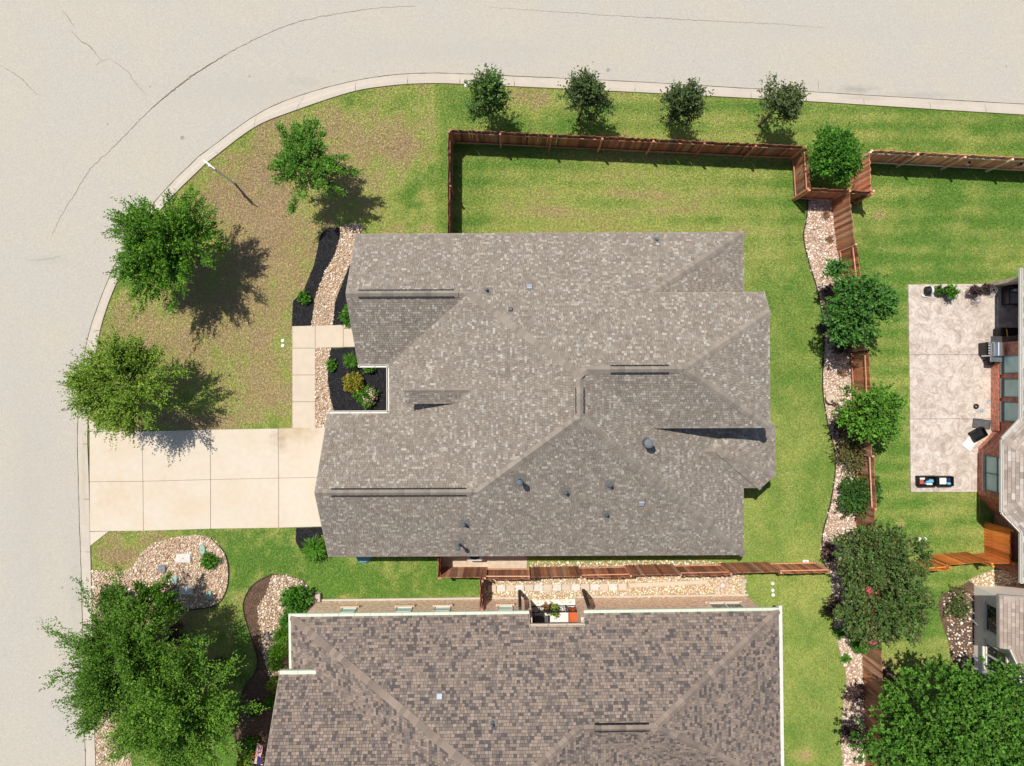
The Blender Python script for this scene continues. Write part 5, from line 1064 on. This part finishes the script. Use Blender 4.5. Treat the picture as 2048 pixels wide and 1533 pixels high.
# flag
x, y = G(519, 1508, 1.2); t = thing('flag', 'striped red and white flag with blue canton beside the brown roof', 'flag', (x, y, 0)); z = 1.7
mb = MB(); mb.tube([(x-.45, y-.30, 1.35), (x+.35, y-.22, 1.75)], .018, 6); mb.build('pole', M['white'], t)
W_, H_ = .40, .75
for i in range(13):
    a0, a1 = i/13, (i+1)/13; mb = MB()
    for k in range(6):
        f = lambda s_, u_: (x-.15+W_*s_+.02*math.sin(u_*9), y-.22+u_*H_*.95, 1.50+.28*s_-.35*u_+.035*math.sin(u_*9+s_*5))
        mb.face([f(a0, k/6), f(a1, k/6), f(a1, (k+1)/6), f(a0, (k+1)/6)])
    mb.build('stripe', M['flagred' if i % 2 == 0 else 'white'], t)
mb = MB(); mb.face([(p[0], p[1], p[2]+.012) for p in (f(.46, 0), f(1, 0), f(1, .4), f(.46, .4))]); mb.build('canton', M['navy'], t)
# pots in the rock bed
def pot(label, px, py, r, h, m, plant=None, seed=1, soil='soil', name='plant_pot'):
    x, y = G(px, py, h); t = thing(name, label, 'pot', (x, y, 0)); zt = h
    mb = MB(); n_ = 22; mb.lathe([(r*.70, .02), (r*.95, zt*.85), (r*1.06, zt*.86), (r*1.06, zt), (r*.90, zt), (r*.86, zt*.80)], x, y, n_); mb.build('pot_body', M[m], t, smooth=False)
    mb = MB(); mb.lathe([(r*.85, zt*.74), (r*.85, zt*.86)], x, y, n_); mb.build('potting_soil', M[soil], t)
    if plant is not None:
        rg = np.random.default_rng(seed); me_, _ = crown_mesh('potted_plant', rg, (x, y, zt+r*.5), (r*1.0, r*1.0, r*.8), 10, 120, 7, .14, .08, .03, np.array(plant), cl=.5); link('potted_plant', me_, M['leaf'], t)
    return t
pot('large dark pot on the rocks below the uppermost bed tree', 1648, 654, .24, .42, 'darkpot', soil='darkpot'); pot('round pale clay pot with a rim, alone on the rocks', 1663, 797, .25, .36, 'clay', soil='tan')
# ---- patio things
def up(o, dz=.075): return o
PZ = .078
def ppot(label, px, py, r, h, m, plant, seed):
    t = pot(label, px, py, r, h, m, plant, seed); t.location.z = PZ; return t
ppot('dark round pot with bright green plant at the top of the patio', 1899, 583, .24, .42, 'darkpot', LIME, 301); ppot('grey-green pot with wilted plant right of the bright green one', 1943, 583, .2, .36, 'clay', BURG, 302)
x, y = G(1858, 582, .3); t = thing('tipped_planter', 'white and black planter lying tipped at the top left of the patio', 'planter', (x, y, PZ))
mb = MB(); mb.tube([(x-.17, y, .22), (x+.02, y+.01, .24)], [.19, .22], 18); mb.build('planter_body', M['black'], t); mb = MB(); mb.tube([(x+.02, y+.01, .24), (x+.13, y+.02, .24)], [.225, .20], 18); mb.build('planter_rim', M['white'], t)
mb = MB(); mb.obox((x-.25, y-.2, .05), (x+.16, y-.28, .05), .1, .05); mb.build('tray', M['white'], t, .01)
shrub('trailing_plant', 'green trailing plant spilling from the tipped white planter', 1877, 580, .38, .3, [(.05, .12, .02), (.07, .16, .03)], 303, PZ, n_=170, rr=.17, nclump=10)
shrub('wilted_plant', 'purplish wilted plant along the top edge of the patio', 1970, 578, .42, .4, BURG, 304, PZ, n_=170, rr=.17, nclump=10)
def wire_stand(label, px, py, r):
    x, y = G(px, py, .3); t = thing('wire_stand', label, 'plant stand', (x, y, PZ))
    for k, (rr_, z) in enumerate(((r, .42), (r*.6, .42), (r*.8, .12))):
        mb = MB(); mb.tube([(x+rr_*math.cos(a), y+rr_*math.sin(a), z) for a in np.linspace(0, 6.3, 18)], .011, 5); mb.build('hoop', M['utilgrey'], t)
    for k in range(4):
        a = k*1.57+.6; mb = MB(); mb.tube([(x+r*math.cos(a), y+r*math.sin(a), .42), (x+r*.8*math.cos(a), y+r*.8*math.sin(a), .01)], .011, 5); mb.build('leg', M['utilgrey'], t)
wire_stand('grey wire plant stand near the patio corner wall', 1982, 582, .17); wire_stand('grey wire plant stand on the patio below the wilted pot', 1951, 602, .15)
# cushioned patio sofa under the porch roof
x, y = G(2024, 592, .4); t = thing('patio_sofa', 'dark framed patio sofa with grey cushions under the porch roof', 'sofa', (x, y, PZ))
mb = MB(); mb.box(x-.28, y-.42, .06, x+1.3, y+.36, .34); mb.build('frame', M['blackgloss'], t, .02); mb = MB(); mb.box(x-.30, y+.30, .06, x+1.3, y+.42, .78); mb.build('backrest', M['blackgloss'], t, .02); mb = MB(); mb.box(x-.34, y-.42, .06, x-.285, y+.42, .6); mb.build('armrest', M['blackgloss'], t, .02)
for k in range(2):
    mb = MB(); mb.box(x-.2+k*.72, y-.38, .345, x+.46+k*.72, y+.15, .48); mb.build('seat_cushion', M['cushion'], t, .04); mb = MB(); mb.box(x-.2+k*.72, y+.16, .42, x+.46+k*.72, y+.295, .86); mb.build('back_cushion', M['cushion'], t, .04)
# gas grill
x, y = G(1992, 699, .9); t = thing('gas_grill', 'stainless steel gas grill against the red brick wall', 'grill', (x, y, PZ))
mb = MB(); mb.box(x-.20, y-.33, .05, x+.28, y+.33, .78); mb.build('cabinet', M['steel'], t, .02)
mb = MB(); mb.box(x-.27, y-.60, .80, x+.28, y-.345, .85); mb.build('side_shelf', M['steel'], t, .01); mb = MB(); mb.box(x-.27, y+.345, .80, x+.28, y+.62, .85); mb.build('side_shelf', M['steel'], t, .01)
mb = MB(); mb.box(x-.30, y-.33, .72, x-.205, y+.33, .87); mb.build('control_panel', M['steel'], t, .01)
hood = MB(); pr = [(-.18, .80), (-.16, .98), (-.06, 1.10), (.10, 1.13), (.25, 1.05), (.28, .80)]; hood.v = [(x+a, y+s_*.325, z) for s_ in (-1, 1) for a, z in pr]; hood.c = [(1, 1, 1)]*12; hood.f = [tuple(range(5, -1, -1)), tuple(range(6, 12))]+[(i, (i+1) % 6, 6+(i+1) % 6, 6+i) for i in range(6)]
hd = hood.build('hood', M['steel'], t, .012); mb = MB(); mb.tube([(x-.21, y-.25, 1.0), (x-.21, y+.25, 1.0)], .014, 6); mb.build('handle', M['galv'], hd)
for k in range(5):
    mb = MB(); mb.tube([(x-.30, y-.25+k*.125, .80), (x-.335, y-.25+k*.125, .80)], .025, 10); mb.build('knob', M['black'], t)
for sx in (-.17, .25):
    for sy in (-.3, .3): mb = MB(); mb.tube([(x+sx-.015, y+sy, .035), (x+sx+.015, y+sy, .035)], .035, 10); mb.build('wheel', M['black'], t)
x, y = G(1974, 698, .5); t = thing('black_cooler', 'black bin with a lid standing in front of the steel grill', 'bin', (x, y, PZ)); mb = MB(); mb.box(x-.15, y-.30, .0, x+.14, y+.30, .55); mb.build('bin_body', M['blackgloss'], t, .03); mb = MB(); mb.box(x-.17, y-.32, .552, x+.16, y+.32, .6); mb.build('lid', M['black'], t, .02)
ppot('black bucket below the steel grill', 1980, 724, .17, .4, 'darkpot', None, 305)
x, y = G(2012, 664, .6); t = thing('covered_cart', 'black covered cart with a yellow handle beside the grill', 'cart', (x, y, PZ)); mb = MB(); mb.box(x-.30, y-.18, .03, x+.55, y+.20, .62); mb.build('cover', M['black'], t, .05); mb = MB(); mb.obox((x-.02, y-.25, .66), (x-.10, y+.12, .70), .05, .03); mb.build('handle', M['yellow'], t, .01)
# toys and trays
def toy_ring(label, px, py, r, tr, m):
    x, y = G(px, py); t = MB(); t.tube([(x+r*math.cos(a), y+r*math.sin(a), PZ+tr) for a in np.linspace(0, 2*math.pi, 22)], tr, 8, False); tag(t.build('ring_toy', M[m], None, smooth=True), label, 'ring')
toy_ring('black rubber ring on the patio', 1949, 813, .085, .045, 'black'); toy_ring('small pale blue ring right of the black rubber ring', 1961, 821, .07, .018, 'bluecloth'); toy_ring('pale blue ring nearest the brick wall', 1974, 803, .06, .018, 'bluecloth'); toy_ring('tiny brown ring below the black rubber ring', 1946, 829, .045, .014, 'clay')
def tray(label, px, py, w_, d_, h, m, rz, name, cat, open_=True):
    x, y = G(px, py, h); t = thing(name, label, cat, (x, y, PZ)); c, s_ = math.cos(rz), math.sin(rz)
    Q = lambda a, b_: (x+a*c-b_*s_, y+a*s_+b_*c)
    mb = MB(); mb.prism([Q(-w_/2, -d_/2), Q(w_/2, -d_/2), Q(w_/2, d_/2), Q(-w_/2, d_/2)], 0, .03 if open_ else h); mb.build('base', M[m], t, .008)
    if open_:
        for a, b_ in (((-w_/2, -d_/2), (w_/2, -d_/2)), ((w_/2, -d_/2), (w_/2, d_/2)), ((w_/2, d_/2), (-w_/2, d_/2)), ((-w_/2, d_/2), (-w_/2, -d_/2))):
            mb = MB(); mb.obox((*Q(*a), h/2), (*Q(*b_), h/2), .035, h); mb.build('side', M[m], t, .006)
    return t, Q
tray('flat dark grey doormat tray on the patio by the brick wall', 1962, 848, .82, .42, .07, 'slate', -.12, 'boot_tray', 'tray'); tray('black open box lying across the grey tray and cardboard', 1958, 869, .66, .44, .3, 'black', .5, 'open_box', 'box'); tray('flat sheet of pale cardboard beside the brick bay', 1975, 879, .62, .4, .03, 'cardboard', -.45, 'cardboard_sheet', 'cardboard', False); tray('white board lying on the patio left of the brick bay', 1938, 887, .62, .5, .04, 'white', .9, 'white_board', 'board', False)
t, Q = tray('left open black bin filled with red, white and blue things', 1855, 963, .86, .46, .34, 'black', 0.02, 'storage_bin', 'bin')
for i, (a, b_, w_, d_, m) in enumerate(((-.25, -.05, .22, .2, 'redcloth'), (-.2, .12, .28, .12, 'white'), (.14, 0, .36, .16, 'bluecloth'), (.1, -.14, .3, .1, 'white'), (-.02, .1, .2, .14, 'black'))):
    x, y = Q(a, b_); mb = MB(); mb.box(x-w_/2, y-d_/2, .04, x+w_/2, y+d_/2, .22+.02*i); o = mb.build('packed_item', M[m], None, .03); o.location.z = PZ
    tag(o, ['red bundle', 'white folded cloth at the back', 'blue towel', 'white folded cloth at the front', 'black pouch'][i]+' in the left patio bin', 'bundle', 'things in the patio bins')
t, Q = tray('right open black bin filled with white and blue things', 1891, 963, .70, .44, .34, 'black', 0.02, 'storage_bin', 'bin')
for i, (a, b_, w_, d_, m) in enumerate(((-.1, 0, .36, .32, 'white'), (.2, .05, .16, .2, 'navy'), (.18, -.12, .18, .12, 'bluecloth'))):
    x, y = Q(a, b_); mb = MB(); mb.box(x-w_/2, y-d_/2, .04, x+w_/2, y+d_/2, .24+.02*i); o = mb.build('packed_item', M[m], None, .03); o.location.z = PZ
    tag(o, ['large white cloth', 'navy bundle', 'small blue bundle'][i]+' in the right patio bin', 'bundle', 'things in the patio bins')
# posts on the light red fence and a lamp cap
for px, py, lab in ((1934, 329, 'small white lamp with black cap on the light red fence'), (2038, 331, 'small dark lamp on the light red fence at the right edge')):
    x, y = G(px, py, 1.0); t = thing('fence_lamp', lab, 'lamp', (x, y, 0)); mb = MB(); mb.box(x-.07, y-.05, .95, x+.07, y+.07, 1.12); mb.build('lamp_body', M['white' if px < 2000 else 'utilgrey'], t, .015); mb = MB(); mb.box(x-.03, y-.01, 1.122, x+.07, y+.10, 1.17); mb.build('lamp_cap', M['black'], t, .01)
# thin stakes by the white house
for i, (px, py, h) in enumerate(((1921, 1178, .9), (1926, 1205, .8), (1929, 1225, .9))):
    x, y = G(px, py); mb = MB(); mb.tube([(x, y, 0), (x+.03, y-.3, h)], .012, 6); tag(mb.build('garden_stake', M['white'], None), 'thin white garden stake by the stucco house, %s of three' % ('uppermost', 'middle', 'lowest')[i], 'stake')
